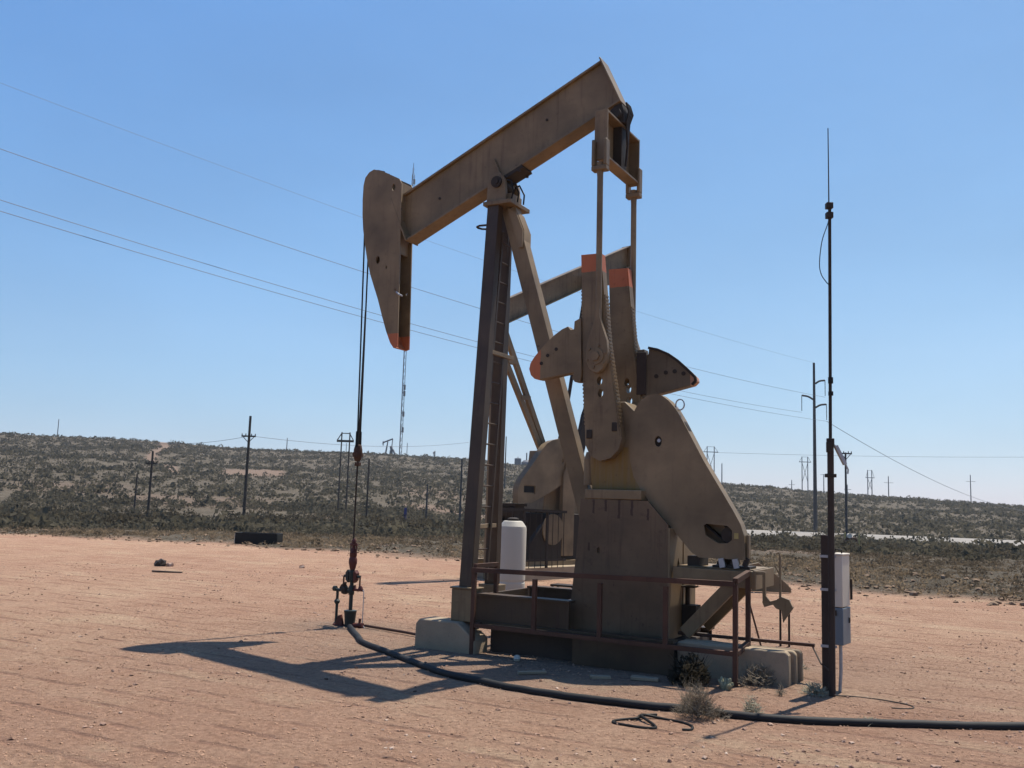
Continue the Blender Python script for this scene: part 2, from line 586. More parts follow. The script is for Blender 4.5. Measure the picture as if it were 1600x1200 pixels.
def ground_material():
    m, t, b = new_mat('caliche_dirt')
    geo = N(t, 'ShaderNodeTexCoord').outputs['Object']
    at = N(t, 'ShaderNodeAttribute', attribute_name='zone')
    sp = N(t, 'ShaderNodeSeparateColor')
    t.links.new(at.outputs['Color'], sp.inputs[0])
    scrub, bare, damp = sp.outputs[0], sp.outputs[1], sp.outputs[2]
    n_big = nz(t, geo, 0.22, 4, 0.6)
    n_mid = nz(t, geo, 1.9, 6, 0.65)
    n_fine = nz(t, geo, 17, 8, 0.75)
    n_grain = nz(t, geo, 120, 3, 0.7)
    # packed pad soil, pinkish with paler and redder areas
    pad = mixc(t, ramp(t, n_big, [(0.35, (0, 0, 0)), (0.65, (1, 1, 1))]), (0.392, 0.232, 0.156), (0.460, 0.302, 0.200))
    pad = mixc(t, ramp(t, n_mid, [(0.35, (0, 0, 0)), (0.68, (1, 1, 1))]), pad, mixc(t, 0.5, pad, (0.34, 0.185, 0.115)))
    n_patch = nz(t, mapping(t, mapping(t, geo, (1, 1, 1), (0, 0, R(28))), (0.5, 1.2, 1)), 0.8, 5, 0.7)
    pad = mixc(t, math_n(t, 'MULTIPLY', ramp(t, n_patch, [(0.54, (0, 0, 0)), (0.66, (1, 1, 1))]), 0.6), pad, (0.50, 0.36, 0.235))
    pad = mixc(t, math_n(t, 'MULTIPLY', ramp(t, n_patch, [(0.32, (1, 1, 1)), (0.44, (0, 0, 0))]), 0.55), pad, (0.29, 0.155, 0.098))
    # tyre tracks across the foreground
    wv = N(t, 'ShaderNodeTexWave', wave_type='BANDS', bands_direction='Y')
    wv.inputs['Scale'].default_value = 0.55
    wv.inputs['Distortion'].default_value = 3.5
    wv.inputs['Detail'].default_value = 4
    wv.inputs['Detail Scale'].default_value = 0.6
    t.links.new(mapping(t, mapping(t, geo, (1, 1, 1), (0, 0, R(28))), (0.22, 1.5, 1)), wv.inputs['Vector'])
    trk = ramp(t, wv.outputs['Fac'], [(0.0, (1, 1, 1)), (0.18, (0, 0, 0))])
    trk = math_n(t, 'MULTIPLY', trk, ramp(t, n_mid, [(0.42, (0, 0, 0)), (0.6, (1, 1, 1))]))
    pad = mixc(t, math_n(t, 'MULTIPLY', trk, 0.7), pad, (0.25, 0.14, 0.098))
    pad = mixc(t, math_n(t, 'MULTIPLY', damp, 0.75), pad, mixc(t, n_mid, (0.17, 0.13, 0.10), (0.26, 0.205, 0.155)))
    # soil of the brush land, then bare red cuts and tracks
    sc = ramp(t, nz(t, geo, 0.5, 8, 0.75), [(0.3, (0.066, 0.054, 0.038)), (0.52, (0.100, 0.083, 0.060)), (0.72, (0.150, 0.122, 0.088))])
    c = mixc(t, scrub, pad, sc)
    c = mixc(t, bare, c, mixc(t, n_mid, (0.17, 0.108, 0.078), (0.22, 0.16, 0.12)))
    c = mixc(t, 0.8, c, mixc(t, ramp(t, n_fine, [(0.3, (0, 0, 0)), (0.7, (1, 1, 1))]), (0.48, 0.46, 0.44), (1.38, 1.38, 1.38)), 'MULTIPLY')
    spk = math_n(t, 'MULTIPLY', ramp(t, n_grain, [(0.62, (0, 0, 0)), (0.7, (1, 1, 1))]), 0.55)
    c = mixc(t, spk, c, (0.15, 0.085, 0.06))
    spk2 = math_n(t, 'MULTIPLY', ramp(t, nz(t, geo, 90, 3, 0.7), [(0.64, (0, 0, 0)), (0.72, (1, 1, 1))]), 0.5)
    c = mixc(t, spk2, c, (0.62, 0.48, 0.37))
    t.links.new(c, b.inputs['Base Color'])
    b.inputs['Roughness'].default_value = 1
    b.inputs['Specular IOR Level'].default_value = 0.1
    hgt = math_n(t, 'ADD', math_n(t, 'MULTIPLY', n_fine, 1.0), math_n(t, 'MULTIPLY', n_grain, 0.5))
    hgt = math_n(t, 'SUBTRACT', hgt, math_n(t, 'MULTIPLY', trk, 0.7))
    bump(t, b, hgt, 1.0, 0.05)
    return m

UO = Vector((-0.1736, 11.7013, 0))       # ground point under the pump's pivot
URZ = R(-29)
def U(x, y, z=0.0):
    c, s = math.cos(URZ), math.sin(URZ)
    return Vector((UO.x + c * x - s * y, UO.y + s * x + c * y, z))

def image_bearing(px): return math.atan((px - 800) / FPX)

def make_ground():
    phis = np.concatenate([np.linspace(-math.pi, -0.72, 60)[:-1], np.linspace(-0.72, 0.72, 560), np.linspace(0.72, math.pi, 60)[1:]])
    rs = [1.2]
    while rs[-1] < 25:
        rs.append(rs[-1] * 1.012 + 0.004)
    while rs[-1] < 130:
        rs.append(rs[-1] * 1.018)
    while rs[-1] < 400:
        rs.append(rs[-1] + 2.6)
    rs += [430, 500, 650, 820, 1000]
    rs = np.array(rs)
    PH, RR = np.meshgrid(phis, rs, indexing='ij')
    X, Y = RR * np.sin(PH), RR * np.cos(PH)
    Z = terrain(X, Y)
    PD = RR - pad_r(PH)
    zone = np.zeros((X.size, 4), np.float32)
    zone[:, 3] = 1
    xf, yf, rf, pf, pd = X.ravel(), Y.ravel(), RR.ravel(), PH.ravel(), PD.ravel()
    zf = Z.ravel().copy()
    for i in range(len(xf)):
        if abs(pf[i]) < 0.75 and rf[i] < 420:
            k = bumps(xf[i], yf[i], rf[i], pd[i])
            zf[i] += k
    wob = np.array([noise.noise(Vector((a * 0.35, b * 0.35, 0))) * 1.6 if (abs(p) < 0.75 and r < 90) else 0 for a, b, p, r in zip(xf, yf, pf, rf)])
    zone[:, 0] = sstep(-1.0, 1.2, pd + wob)
    # bare strips on the far slope: a two-rut track, a red cut, pale flats, a pale road bank
    px = 800 + FPX * np.tan(np.clip(pf, -1.2, 1.2))
    def strip(pts, half):
        q = np.array(pts, float)
        c = np.interp(rf, q[:, 1], q[:, 0])
        ok = (rf > q[0, 1]) & (rf < q[-1, 1])
        return ok * sstep(half * 1.6, half * 0.5, np.abs(px - c))
    bare = strip([(285, 190), (272, 225), (240, 260), (250, 290), (262, 330), (256, 385)], 9)
    bare = np.maximum(bare, sstep(58, 40, np.abs(px - 402)) * sstep(24, 8, np.abs(rf - 212 - 0.15 * (px - 400))))
    for cx, hw, rr, hr, k in ((310, 130, 122, 10, .55), (560, 60, 108, 8, .5), (700, 70, 128, 7, .8), (690, 60, 165, 14, .45), (120, 90, 140, 12, .5), (900, 100, 150, 14, .5), (480, 90, 250, 9, .35), (1300, 260, 82, 7, .4), (1240, 120, 48, 4, .5), (640, 120, 52, 5, .6), (250, 150, 60, 5, .5)):
        bare = np.maximum(bare, k * sstep(hw * 1.3, hw * 0.6, np.abs(px - cx)) * sstep(hr * 1.4, hr * 0.5, np.abs(rf - rr)))
    zone[:, 1] = bare * (rf > 30) * 0.8
    # greyer soil around the pump and a dark oil ring at the well
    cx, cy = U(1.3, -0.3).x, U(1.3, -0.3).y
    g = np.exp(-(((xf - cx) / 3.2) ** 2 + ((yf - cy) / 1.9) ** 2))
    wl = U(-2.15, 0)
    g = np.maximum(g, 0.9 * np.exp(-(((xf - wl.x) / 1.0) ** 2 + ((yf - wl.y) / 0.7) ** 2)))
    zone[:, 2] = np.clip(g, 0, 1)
    zf += 0.085 * np.exp(-(((xf - 2.95) / 0.55) ** 2 + ((yf - 9.95) / 0.5) ** 2))   # low mound at the right end of the footing
    verts = np.stack([xf, yf, zf], 1)
    a, b = len(phis), len(rs)
    I = np.arange(a * b).reshape(a, b)
    F = np.stack([I[:-1, :-1], I[:-1, 1:], I[1:, 1:], I[1:, :-1]], -1).reshape(-1, 4)
    cv = np.array([[0, 0, 0.0]])
    o = np_mesh('ground', np.vstack([verts, cv]), F, ground_material(), True)
    zone = np.vstack([zone, [[0, 0, 0, 1]]]).astype(np.float32)
    ca = o.data.color_attributes.new('zone', 'FLOAT_COLOR', 'POINT')
    ca.data.foreach_set('color', zone.ravel())
    # close the small disc under the camera
    bm = bmesh.new()
    bm.from_mesh(o.data)
    bm.verts.ensure_lookup_table()
    ring = [bm.verts[I[k, 0]] for k in range(a)]
    cen = bm.verts[len(bm.verts) - 1]
    for k in range(a - 1):
        bm.faces.new((cen, ring[k + 1], ring[k]))
    bmesh.ops.recalc_face_normals(bm, faces=bm.faces)
    for f in bm.faces:
        f.smooth = True
    bm.to_mesh(o.data)
    bm.free()
    if o.data.polygons[len(o.data.polygons) // 2].normal.z < 0:
        o.data.flip_normals()
    tag(o, kind='structure')
    return o
make_ground()

def gz(x, y):
    r = math.hypot(x, y)
    p = math.atan2(x, y)
    return float(terrain(x, y)) + (bumps(x, y, r, r - float(pad_r(p))) if r < 420 else 0)

def road():
    ph = np.linspace(image_bearing(1085), 0.72, 160)
    V, F = [], []
    for k, p in enumerate(ph):
        for r in (100.0, 104, 108, 112, 116):
            x, y = r * math.sin(p), r * math.cos(p)
            V.append((x, y, float(terrain(x, y)) + 0.16 + (0.35 if 103 < r < 113 else 0.0)))
    for k in range(len(ph) - 1):
        for j in range(4):
            i = k * 5 + j
            F.append((i, i + 1, i + 6, i + 5))
    mt = simple('pale_gravel', (0.24, 0.215, 0.185), var=0.4, scale=0.12, rough=1)
    o = np_mesh('road', V, F, mt, True)
    if o.data.polygons[0].normal.z < 0:
        o.data.flip_normals()
    tag(o, kind='structure')
road()

# ---------------------------------------------------------------- brush (uncountable ground cover)
def brush(name, pts, size, nleaf, mat, label, cat, leaf=0.34, flat=0.75, seed=1):
    g = np.random.default_rng(seed)
    n = len(pts)
    pts = np.asarray(pts)
    size = np.asarray(size)
    d = g.normal(size=(n, nleaf, 3))
    d /= np.linalg.norm(d, axis=2, keepdims=True)
    d[..., 2] = np.abs(d[..., 2])
    rad = g.uniform(0.35, 1.0, (n, nleaf, 1)) ** 0.6
    asp = g.uniform(0.75, 1.3, (n, 1, 3))
    c = d * rad * asp * size[:, None, None]
    c[..., 2] *= flat
    c += pts[:, None, :]
    a = g.normal(size=(n, nleaf, 3))
    a /= np.linalg.norm(a, axis=2, keepdims=True)
    b = np.cross(a, g.normal(size=(n, nleaf, 3)))
    b /= np.linalg.norm(b, axis=2, keepdims=True)
    s = size[:, None, None] * leaf * g.uniform(0.6, 1.3, (n, nleaf, 1))
    q = np.stack([c - a * s, c + b * s * 0.6, c + a * s, c - b * s * 0.6], 2).reshape(-1, 3)
    f = np.arange(len(q)).reshape(-1, 4)
    o = np_mesh(name, q, f, mat)
    tag(o, label, cat, kind='stuff')
    return o

def scatter(n, r0, r1, p0, p1, dens=None):
    out = []
    while len(out) < n:
        r = math.sqrt(random.uniform(r0 * r0, r1 * r1))
        p = random.uniform(p0, p1)
        if r < float(pad_r(p)) + random.uniform(-0.6, 1.5):
            continue
        x, y = r * math.sin(p), r * math.cos(p)
        if dens and noise.noise(Vector((x * dens, y * dens, 4.4))) + random.uniform(-0.45, 0.45) < 0:
            continue
        px = 800 + FPX * math.tan(p)
        if 98 < r < 118 and px > 1075: continue
        if abs(px - 402) < 46 and abs(r - 212) < 15 and random.random() < 0.9: continue
        if r > 190 and abs(px - np.interp(r, [190, 225, 260, 290, 330, 385], [285, 272, 240, 250, 262, 256])) < 7: continue
        out.append((x, y, gz(x, y)))
    return out

PH = 0.71
p = scatter(16000, 110, 372, -PH, PH)
brush('hill_brush', p, [random.uniform(0.5, 1.0) * (1.5 if random.random() < 0.2 else 1) for _ in p], 20, 'brush_far', 'grey brown desert brush dotted over the far hillside', 'brush', 0.27, 0.75, 2)
p = scatter(5500, 48, 120, -PH, PH, 0.06)
brush('flat_brush', p, [random.uniform(0.25, 0.7) * (1.9 if random.random() < 0.1 else 1) for _ in p], 48, 'brush_far', 'darker desert brush growing on the flat before the hills', 'brush', 0.17, 0.85, 3)
p = scatter(11000, 20, 60, -PH, PH, 0.16)
brush('pad_edge_brush', p, [random.uniform(0.06, 0.2) * (1.8 if random.random() < 0.06 else 1) for _ in p], 22, 'brush_mid', 'low dry weeds along the edge of the dirt pad', 'weeds', 0.2, 0.8, 4)
p = scatter(6400, 20, 48, -PH, PH, 0.3)
p = [q for q in p if math.hypot(q[0], q[1]) < float(pad_r(math.atan2(q[0], q[1]))) + 14]
brush('dry_grass', p, [random.uniform(0.07, 0.19) for _ in p], 26, 'straw', 'pale dry grass tufts along the far edge of the dirt pad', 'grass', 0.2, 1.0, 14)
# taller dark brush belt at the foot of the slope, left
p = []
for _ in range(420):
    q = random.choice([(230, 70), (300, 90), (420, 60), (520, 80), (620, 80), (690, 60), (60, 120), (880, 120)])
    px = random.gauss(q[0], q[1] * 0.6)
    r = random.uniform(62, 92)
    a = image_bearing(px)
    p.append((r * math.sin(a), r * math.cos(a), gz(r * math.sin(a), r * math.cos(a))))
brush('mesquite_belt', p, [random.uniform(0.6, 1.25) for _ in p], 130, 'dark_leaf', 'belt of taller dark mesquite brush at the foot of the hill', 'brush', 0.10, 1.0, 5)
p = []
for _ in range(120):
    px = random.choice([1190, 1225, 1260, 1285, 1340, 1385, 1480, 1560]) + random.gauss(0, 14)
    r = random.uniform(50, 80)
    a = image_bearing(px)
    p.append((r * math.sin(a), r * math.cos(a), gz(r * math.sin(a), r * math.cos(a))))
brush('green_brush', p, [random.uniform(0.4, 0.8) for _ in p], 130, 'dark_leaf', 'dark green bushes before the pale road on the right', 'brush', 0.10, 0.9, 6)

# loose stones on the pad
def stones(name, n, r0, r1, s0, s1, label, seed, mat='stone', edge=False, patchy=True, pw=4):
    g = np.random.default_rng(seed)
    base = np.array([(1, 0, 0), (-1, 0, 0), (0, 1, 0), (0, -1, 0), (0, 0, 0.8), (0, 0, -0.6), (.6, .6, .5), (-.6, .5, .5), (.5, -.65, .45), (-.6, -.55, .4)], float)
    bm = bmesh.new()
    for v in base: bm.verts.new(v)
    r = bmesh.ops.convex_hull(bm, input=bm.verts)
    bm.verts.index_update()
    tri = np.array([[v.index for v in f.verts] for f in bm.faces])
    bv = np.array([v.co[:] for v in bm.verts])
    bm.free()
    V, F = [], []
    k = 0
    while k < n:
        rr = math.sqrt(g.uniform(r0 * r0, r1 * r1)) if g.random() < 0.4 else r0 + (r1 - r0) * g.random() ** 1.6
        p = g.uniform(-0.56, 0.56)
        if edge:
            rr = float(pad_r(p)) + g.normal(3.0, 3.2)
            if rr < float(pad_r(p)) - 1.5: continue
        elif rr > float(pad_r(p)) + 1: continue
        x, y = rr * math.sin(p), rr * math.cos(p)
        if patchy and noise.noise(Vector((x * 0.7, y * 0.7, 9.0))) + 0.5 * noise.noise(Vector((x * 2.5, y * 2.5, 3.0))) + g.uniform(-0.3, 0.3) < 0.05: continue
        s = s0 + (s1 - s0) * g.random() ** pw
        z = gz(x, y)
        an = g.uniform(0, 6.28)
        ca, sa = math.cos(an), math.sin(an)
        sc = g.uniform(0.6, 1.25, 3) * s
        q = bv * sc + g.normal(size=bv.shape) * s * 0.14
        q = np.stack([q[:, 0] * ca - q[:, 1] * sa + x, q[:, 0] * sa + q[:, 1] * ca + y, q[:, 2] * 0.75 + z + s * 0.15], 1)
        V.append(q)
        F.append(tri + k * len(bv))
        k += 1
    o = np_mesh(name, np.vstack(V), np.vstack(F), mat)
    tag(o, label, 'gravel', kind='stuff')
stones('gravel', 9000, 4.2, 24, 0.004, 0.026, 'loose pebbles scattered over the pinkish dirt pad', 11)
stones('dirt_clods', 24000, 4.0, 15, 0.005, 0.013, 'fine dirt clods and grit covering the foreground of the pad', 12, 'clod', False, False, 2)
stones('berm_rubble', 2200, 20, 50, 0.03, 0.11, 'rubble and dirt lumps along the bermed edge of the pad', 13, 'rubble', True, False, 3)

# ---------------------------------------------------------------- the dusty air
def haze():
    b = MB().box(-1060, 1060, -1060, 1060, -60, 190)
    o = b._one('haze', 'stone')
    m, t, p = new_mat('dusty_air')
    t.nodes.remove(p)
    v = N(t, 'ShaderNodeVolumePrincipled')
    v.inputs['Color'].default_value = (0.80, 0.86, 0.95, 1)
    v.inputs['Density'].default_value = 0.00022
    v.inputs['Anisotropy'].default_value = 0.3
    t.links.new(v.outputs[0], t.nodes['Material Output'].inputs['Volume'])
    o.data.materials.clear()
    o.data.materials.append(m)
    tag(o, kind='stuff')
haze()

# ---------------------------------------------------------------- the near pumping unit
PJ = empty('pumpjack', UO, URZ, 'large tan pumpjack in the foreground with orange tipped cranks', 'pumpjack')
TH = R(24.5)
ce, se = math.cos(TH), math.sin(TH)
def BP(s, n): return (s * ce - n * se, 5.87 + s * se + n * ce)     # along and across the beam

def beam():
    b = MB()
    s0, s1, dp = -1.58, 1.80, 0.69
    def slab(sa, sb, na, nb, y0, y1):
        b.prism([BP(sa, na), BP(sb, na), BP(sb, nb), BP(sa, nb)], y0, y1)
    slab(s0, s1, 0, 0.028, -0.13, 0.13)
    slab(s0, s1, dp - 0.028, dp, -0.06, 0.06)
    slab(s0, s1, 0.028, dp - 0.028, -0.016, 0.016)
    slab(s1, s1 + 0.02, -0.003, dp - 0.003, -0.13, 0.13)
    slab(s0 - 0.02, s0, -0.003, dp + 0.003, -0.15, 0.15)
    for sgn in (-1, 1):                                           # gussets over the saddle
        y = sgn * 0.016
        pts = [BP(-0.03, 0.028), BP(0.03, 0.028), BP(-0.01, 0.34)]
        b.prism(pts, min(y, sgn * 0.12), max(y, sgn * 0.12)) if False else b.prism([BP(-0.02, 0.028), BP(0.0, 0.028), BP(0.0, 0.36), BP(-0.02, 0.36)], min(y, sgn * 0.05), max(y, sgn * 0.05))
    return b.build('walking_beam', 'tan', PJ, 0.004)
wb = beam()
b = MB()
for s, n in ((-0.95, 0.33), (0.85, 0.42)):
    x, z = BP(s, n)
    b.cyl((x, -0.03, z), (x, -0.016, z), 0.018, seg=10)
b.build('bolt', 'dark_steel', wb)

# horse head: two cheek plates, curved front, open back
HEAD = [(-2.22, 6.09), (-2.195, 6.20), (-2.13, 6.27), (-2.05, 6.30), (-1.90, 6.255), (-1.60, 6.10), (-1.555, 6.02), (-1.50, 3.75), (-1.56, 3.73), (-1.62, 3.80), (-1.70, 3.97), (-1.78, 4.18), (-1.865, 4.42), (-1.95, 4.62), (-2.02, 4.79), (-2.085, 5.0), (-2.145, 5.25), (-2.185, 5.45), (-2.21, 5.66), (-2.222, 5.88)]
holes = [ell(-1.69, 5.99, 0.028, 0.05), ell(-1.90, 4.98, 0.035, 0.055), ell(-1.75, 4.86, 0.014, 0.025), ell(-1.585, 4.53, 0.014, 0.02)]
b = MB()
b.holed(HEAD, holes, -0.145, -0.125)
b.holed(HEAD, holes, 0.125, 0.145)
front = HEAD[8:] + HEAD[:5]
for (x0, z0), (x1, z1) in zip(front, front[1:]):
    nx, nzv = -(z1 - z0), (x1 - x0)
    ln = math.hypot(nx, nzv)
    nx, nzv = nx / ln * 0.018, nzv / ln * 0.018
    b.prism([(x0 - nx * 0, z0), (x1, z1), (x1 - nx, z1 - nzv), (x0 - nx, z0 - nzv)][::1], -0.125, 0.125)
b.box(-1.60, -1.58, -0.125, 0.125, 5.05, 6.06)
b.build('horse_head', 'head', PJ)
b = MB()
b.tube([(-1.56, -0.14, 4.5), (-1.50, -0.17, 4.46), (-1.44, -0.17, 4.43)], 0.013, 8)
b.build('head_pin', 'galv', PJ)

# saddle bearing
b = MB()
for y0 in (-0.21, 0.15):
    b.prism([(-0.15, 5.545), (-0.14, 5.80), (-0.11, 5.89), (-0.03, 5.93), (0.05, 5.92), (0.11, 5.83), (0.14, 5.545)], y0, y0 + 0.06)
b.box(-0.16, 0.18, -0.14, 0.14, 5.545, 5.66)
b.build('saddle_bearing', 'tan_worn', PJ, 0.006)
b = MB()
b.cyl((0.0, -0.24, 5.80), (0.0, 0.24, 5.80), 0.075, seg=18)
b.cyl((0.0, -0.255, 5.80), (0.0, -0.235, 5.80), 0.04, seg=12)
b.bar((-0.18, 0, 5.78), (0.32, 0, 6.0), 0.26, 0.05)
for x, z in ((-0.15, 5.81), (0.25, 5.99)):
    for y in (-0.11, 0.11):
        b.cyl((x + 0.02, y, z - 0.06), (x - 0.01, y, z + 0.02), 0.02, seg=8)
b.build('pivot_shaft', 'dark_steel', PJ)
b = MB()
for k, y in enumerate((-0.16, -0.05, 0.06)):
    b.tube([(0.12, y, 5.83 - 0.02 * k), (0.20, y - 0.03, 5.80), (0.24 + 0.02 * k, y - 0.04, 5.66), (0.20 + 0.03 * k, y - 0.02, 5.54)], 0.011, 6)
b.build('grease_line', 'black', PJ)
b = MB()
b.box(-0.17, 0.24, -0.26, 0.26, 5.49, 5.542)
b.build('top_plate', 'tan_worn', PJ, 0.005)

# samson post: two front legs, one rear leg
def channel(p0, p1, wx, wy):
    b = MB()
    b.bar(p0, p1, wy, wx)
    return b
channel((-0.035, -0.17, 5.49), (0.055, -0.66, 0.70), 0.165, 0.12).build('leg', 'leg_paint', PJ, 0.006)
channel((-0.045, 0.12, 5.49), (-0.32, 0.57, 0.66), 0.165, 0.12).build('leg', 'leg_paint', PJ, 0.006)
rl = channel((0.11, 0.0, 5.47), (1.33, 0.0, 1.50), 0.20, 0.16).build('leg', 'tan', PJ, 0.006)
b = MB()
b.prism([(0.105, 5.485), (0.24, 5.40), (0.345, 5.15), (0.345, 4.93), (0.30, 4.93)], -0.115, -0.085)
b.prism([(0.105, 5.485), (0.24, 5.40), (0.345, 5.15), (0.345, 4.93), (0.30, 4.93)], 0.085, 0.115)
b.prism([(0.10, 5.49), (0.245, 5.405), (0.35, 5.16), (0.35, 4.95), (0.335, 4.95), (0.333, 5.155), (0.23, 5.39), (0.10, 5.465)], -0.083, 0.083)
b.build('gusset', 'tan', PJ)
b = MB()
b.box(-0.10, 0.20, -0.76, -0.56, 0.335, 0.70)
b.box(-0.12, 0.22, -0.775, -0.55, 0.702, 0.725)
b.build('leg_foot', 'tan', PJ, 0.008)
b = MB()
b.box(-0.47, -0.17, 0.47, 0.67, 0.335, 0.66)
b.build('leg_foot', 'tan', PJ, 0.008)
b = MB()
b.bar((0.04, -0.53, 1.42), (-0.22, 0.40, 1.42), 0.05, 0.06, up=(0, 0, 1))
b.box(0.02, 0.06, -0.32, 0.28, 3.55, 3.60)
b.build('cross_brace', 'tan', PJ, 0.003)

# ladder
lad = []
lt, lb = Vector((0.06, -0.02, 5.15)), Vector((-0.10, -0.12, 0.75))
b = MB()
for dy in (-0.16, 0.16):
    b.bar(lt + Vector((0, dy * 0.7, 0)), lb + Vector((0, dy, 0)), 0.035, 0.035)
for k in range(17):
    f = (k + 0.5) / 17
    c = lt.lerp(lb, f)
    h = 0.112 + 0.048 * f
    b.cyl(c + Vector((0, -h, 0)), c + Vector((0, h, 0)), 0.011, seg=8)
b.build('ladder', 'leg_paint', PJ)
b = MB()
b.tube([(-0.05, -0.22, 5.24), (-0.22, -0.24, 5.24), (-0.27, -0.22, 5.235), (-0.28, -0.18, 5.235), (-0.26, -0.12, 5.235), (-0.2, -0.08, 5.235), (-0.05, -0.09, 5.235)], 0.014, 8)
b.build('step_hoop', 'dark_steel', PJ)

# equalizer hanging below the beam's rear end
b = MB()
b.box(1.50, 1.53, -0.50, 0.50, 5.80, 6.33)
b.box(1.50, 1.66, -0.50, 0.50, 6.33, 6.355)
b.box(1.50, 1.66, -0.50, 0.50, 5.775, 5.80)
for y in (-0.525, 0.50):
    b.box(1.498, 1.662, y, y + 0.025, 5.75, 6.36)
eq = b.build('equalizer', 'tan', PJ, 0.004)
b = MB()
b.box(1.533, 1.645, -0.04, 0.10, 5.80, 6.33)
b.build('stiffener', 'dark_steel', eq)
b = MB()
x, z = 1.60, 6.46
b.cyl((x, -0.17, z), (x, 0.17, z), 0.07, seg=18)
b.prism([(x - 0.09, z - 0.105), (x - 0.09, z + 0.05), (x - 0.03, z + 0.13), (x + 0.06, z + 0.14), (x + 0.09, z + 0.03), (x + 0.09, z - 0.105)], -0.10, 0.10)
for k in range(4):
    b.tube([(1.70, -0.05 + 0.04 * k, 6.62), (1.735, -0.04 + 0.04 * k, 6.50), (1.70, -0.03 + 0.03 * k, 6.38), (1.69, 0.04, 6.1), (1.66, 0.06, 5.85)], 0.014, 6)
b.build('tail_bearing', 'dark_steel', PJ)

def pitman(y):
    b = MB()
    xt, xb, zt, zb = 1.585, 1.600, 5.70, 3.76
    b.cyl((xt, y, zt), (xb, y, zb), 0.036, seg=14)
    b.cyl((xt, y, zt + 0.005), (xt, y, zt - 0.16), 0.048, 0.036, seg=14)
    pad = [(1.575, 3.95), (1.567, 3.84), (1.525, 3.72), (1.475, 3.57), (1.465, 3.45), (1.475, 3.34), (1.515, 3.255), (1.57, 3.215), (1.62, 3.21), (1.675, 3.25), (1.72, 3.34), (1.733, 3.46), (1.72, 3.58), (1.67, 3.72), (1.632, 3.84), (1.625, 3.95)]
    b.prism(pad, y - 0.035, y + 0.035)
    o = b.build('pitman_arm', 'tan', PJ, 0.005)
    c = MB()
    c.box(1.49, 1.53, y - 0.055, y + 0.055, 5.66, 5.98)
    c.box(1.64, 1.68, y - 0.055, y + 0.055, 5.66, 5.98)
    c.box(1.49, 1.68, y - 0.055, y + 0.055, 5.60, 5.66)
    c.build('clevis', 'tan_worn', o, 0.012)
    c = MB()
    c.cyl((1.595, y - 0.05, 3.40), (1.595, y - 0.034, 3.40), 0.095, seg=24)
    c.cyl((1.595, y - 0.075, 3.40), (1.595, y - 0.05, 3.40), 0.055, seg=6)
    for k in range(6):
        a = k * math.pi / 3 + 0.3
        c.cyl((1.595 + 0.115 * math.cos(a), y - 0.05, 3.40 + 0.125 * math.sin(a)), (1.595 + 0.115 * math.cos(a), y - 0.03, 3.40 + 0.125 * math.sin(a)), 0.016, seg=8)
    c.build('wrist_pin', 'tan_worn', o)
pitman(-0.535)
pitman(0.535)

def crank(y0, y1, dx, dz, holes):
    sh = lambda pl: [(x + dx, z + dz) for x, z in pl]
    out = [(1.335, 4.635), (1.368, 3.87), (1.395, 3.11), (1.43, 2.62), (1.44, 2.40), (1.50, 2.28), (1.62, 2.215), (1.75, 2.25), (1.85, 2.35), (1.885, 2.47), (1.80, 2.95), (1.70, 3.55), (1.63, 4.22), (1.588, 4.63)]
    b = MB()
    b.holed(sh(out), [sh(ell(x, z, 0.034, 0.052)) for x, z in holes], y0, y1)
    o = b.build('crank', 'crank', PJ)
    t = MB()                                                      # toothed racks along both edges
    for (xa, za), (xb, zb), sg in (((1.353, 4.22), (1.395, 3.11), -1), ((1.395, 3.11), (1.43, 2.62), -1), ((1.637, 4.15), (1.70, 3.55), 1), ((1.70, 3.55), (1.86, 2.60), 1)):
        n = int(math.hypot(xb - xa, zb - za) / 0.042)
        for k in range(n):
            f = (k + 0.5) / n
            x, z = xa + (xb - xa) * f + dx, za + (zb - za) * f + dz
            t.box(x - 0.004 if sg > 0 else x - 0.014, x + 0.010 if sg > 0 else x + 0.004, y0 + 0.01, y1 - 0.01, z - 0.011, z + 0.011)
    t.build('tooth_rack', 'tan', o)
    r = MB()                                                      # raised rim on the rear edge
    for (xa, za), (xb, zb) in (((1.588, 4.62), (1.63, 4.22)), ((1.63, 4.22), (1.70, 3.55)), ((1.70, 3.55), (1.80, 2.95)), ((1.80, 2.95), (1.875, 2.50))):
        r.prism([(xa + dx - 0.035, za + dz), (xa + dx - 0.012, za + dz), (xb + dx - 0.012, zb + dz), (xb + dx - 0.035, zb + dz)], y0 - 0.012, y0)
    r.build('rim', 'crank', o)
    return o
cr = crank(-0.47, -0.35, 0, 0, [(1.600, 3.13), (1.615, 2.99)])
b = MB()
for x, z in ((1.49, 2.52), (1.80, 2.60)):
    b.box(x - 0.035, x + 0.035, -0.485, -0.47, z - 0.05, z + 0.05)
b.build('clamp_plate', 'dark_steel', cr, 0.008)
fc = crank(0.35, 0.47, 0.005, 0.02, [(1.598, 3.20), (1.625, 3.115), (1.64, 2.97)])

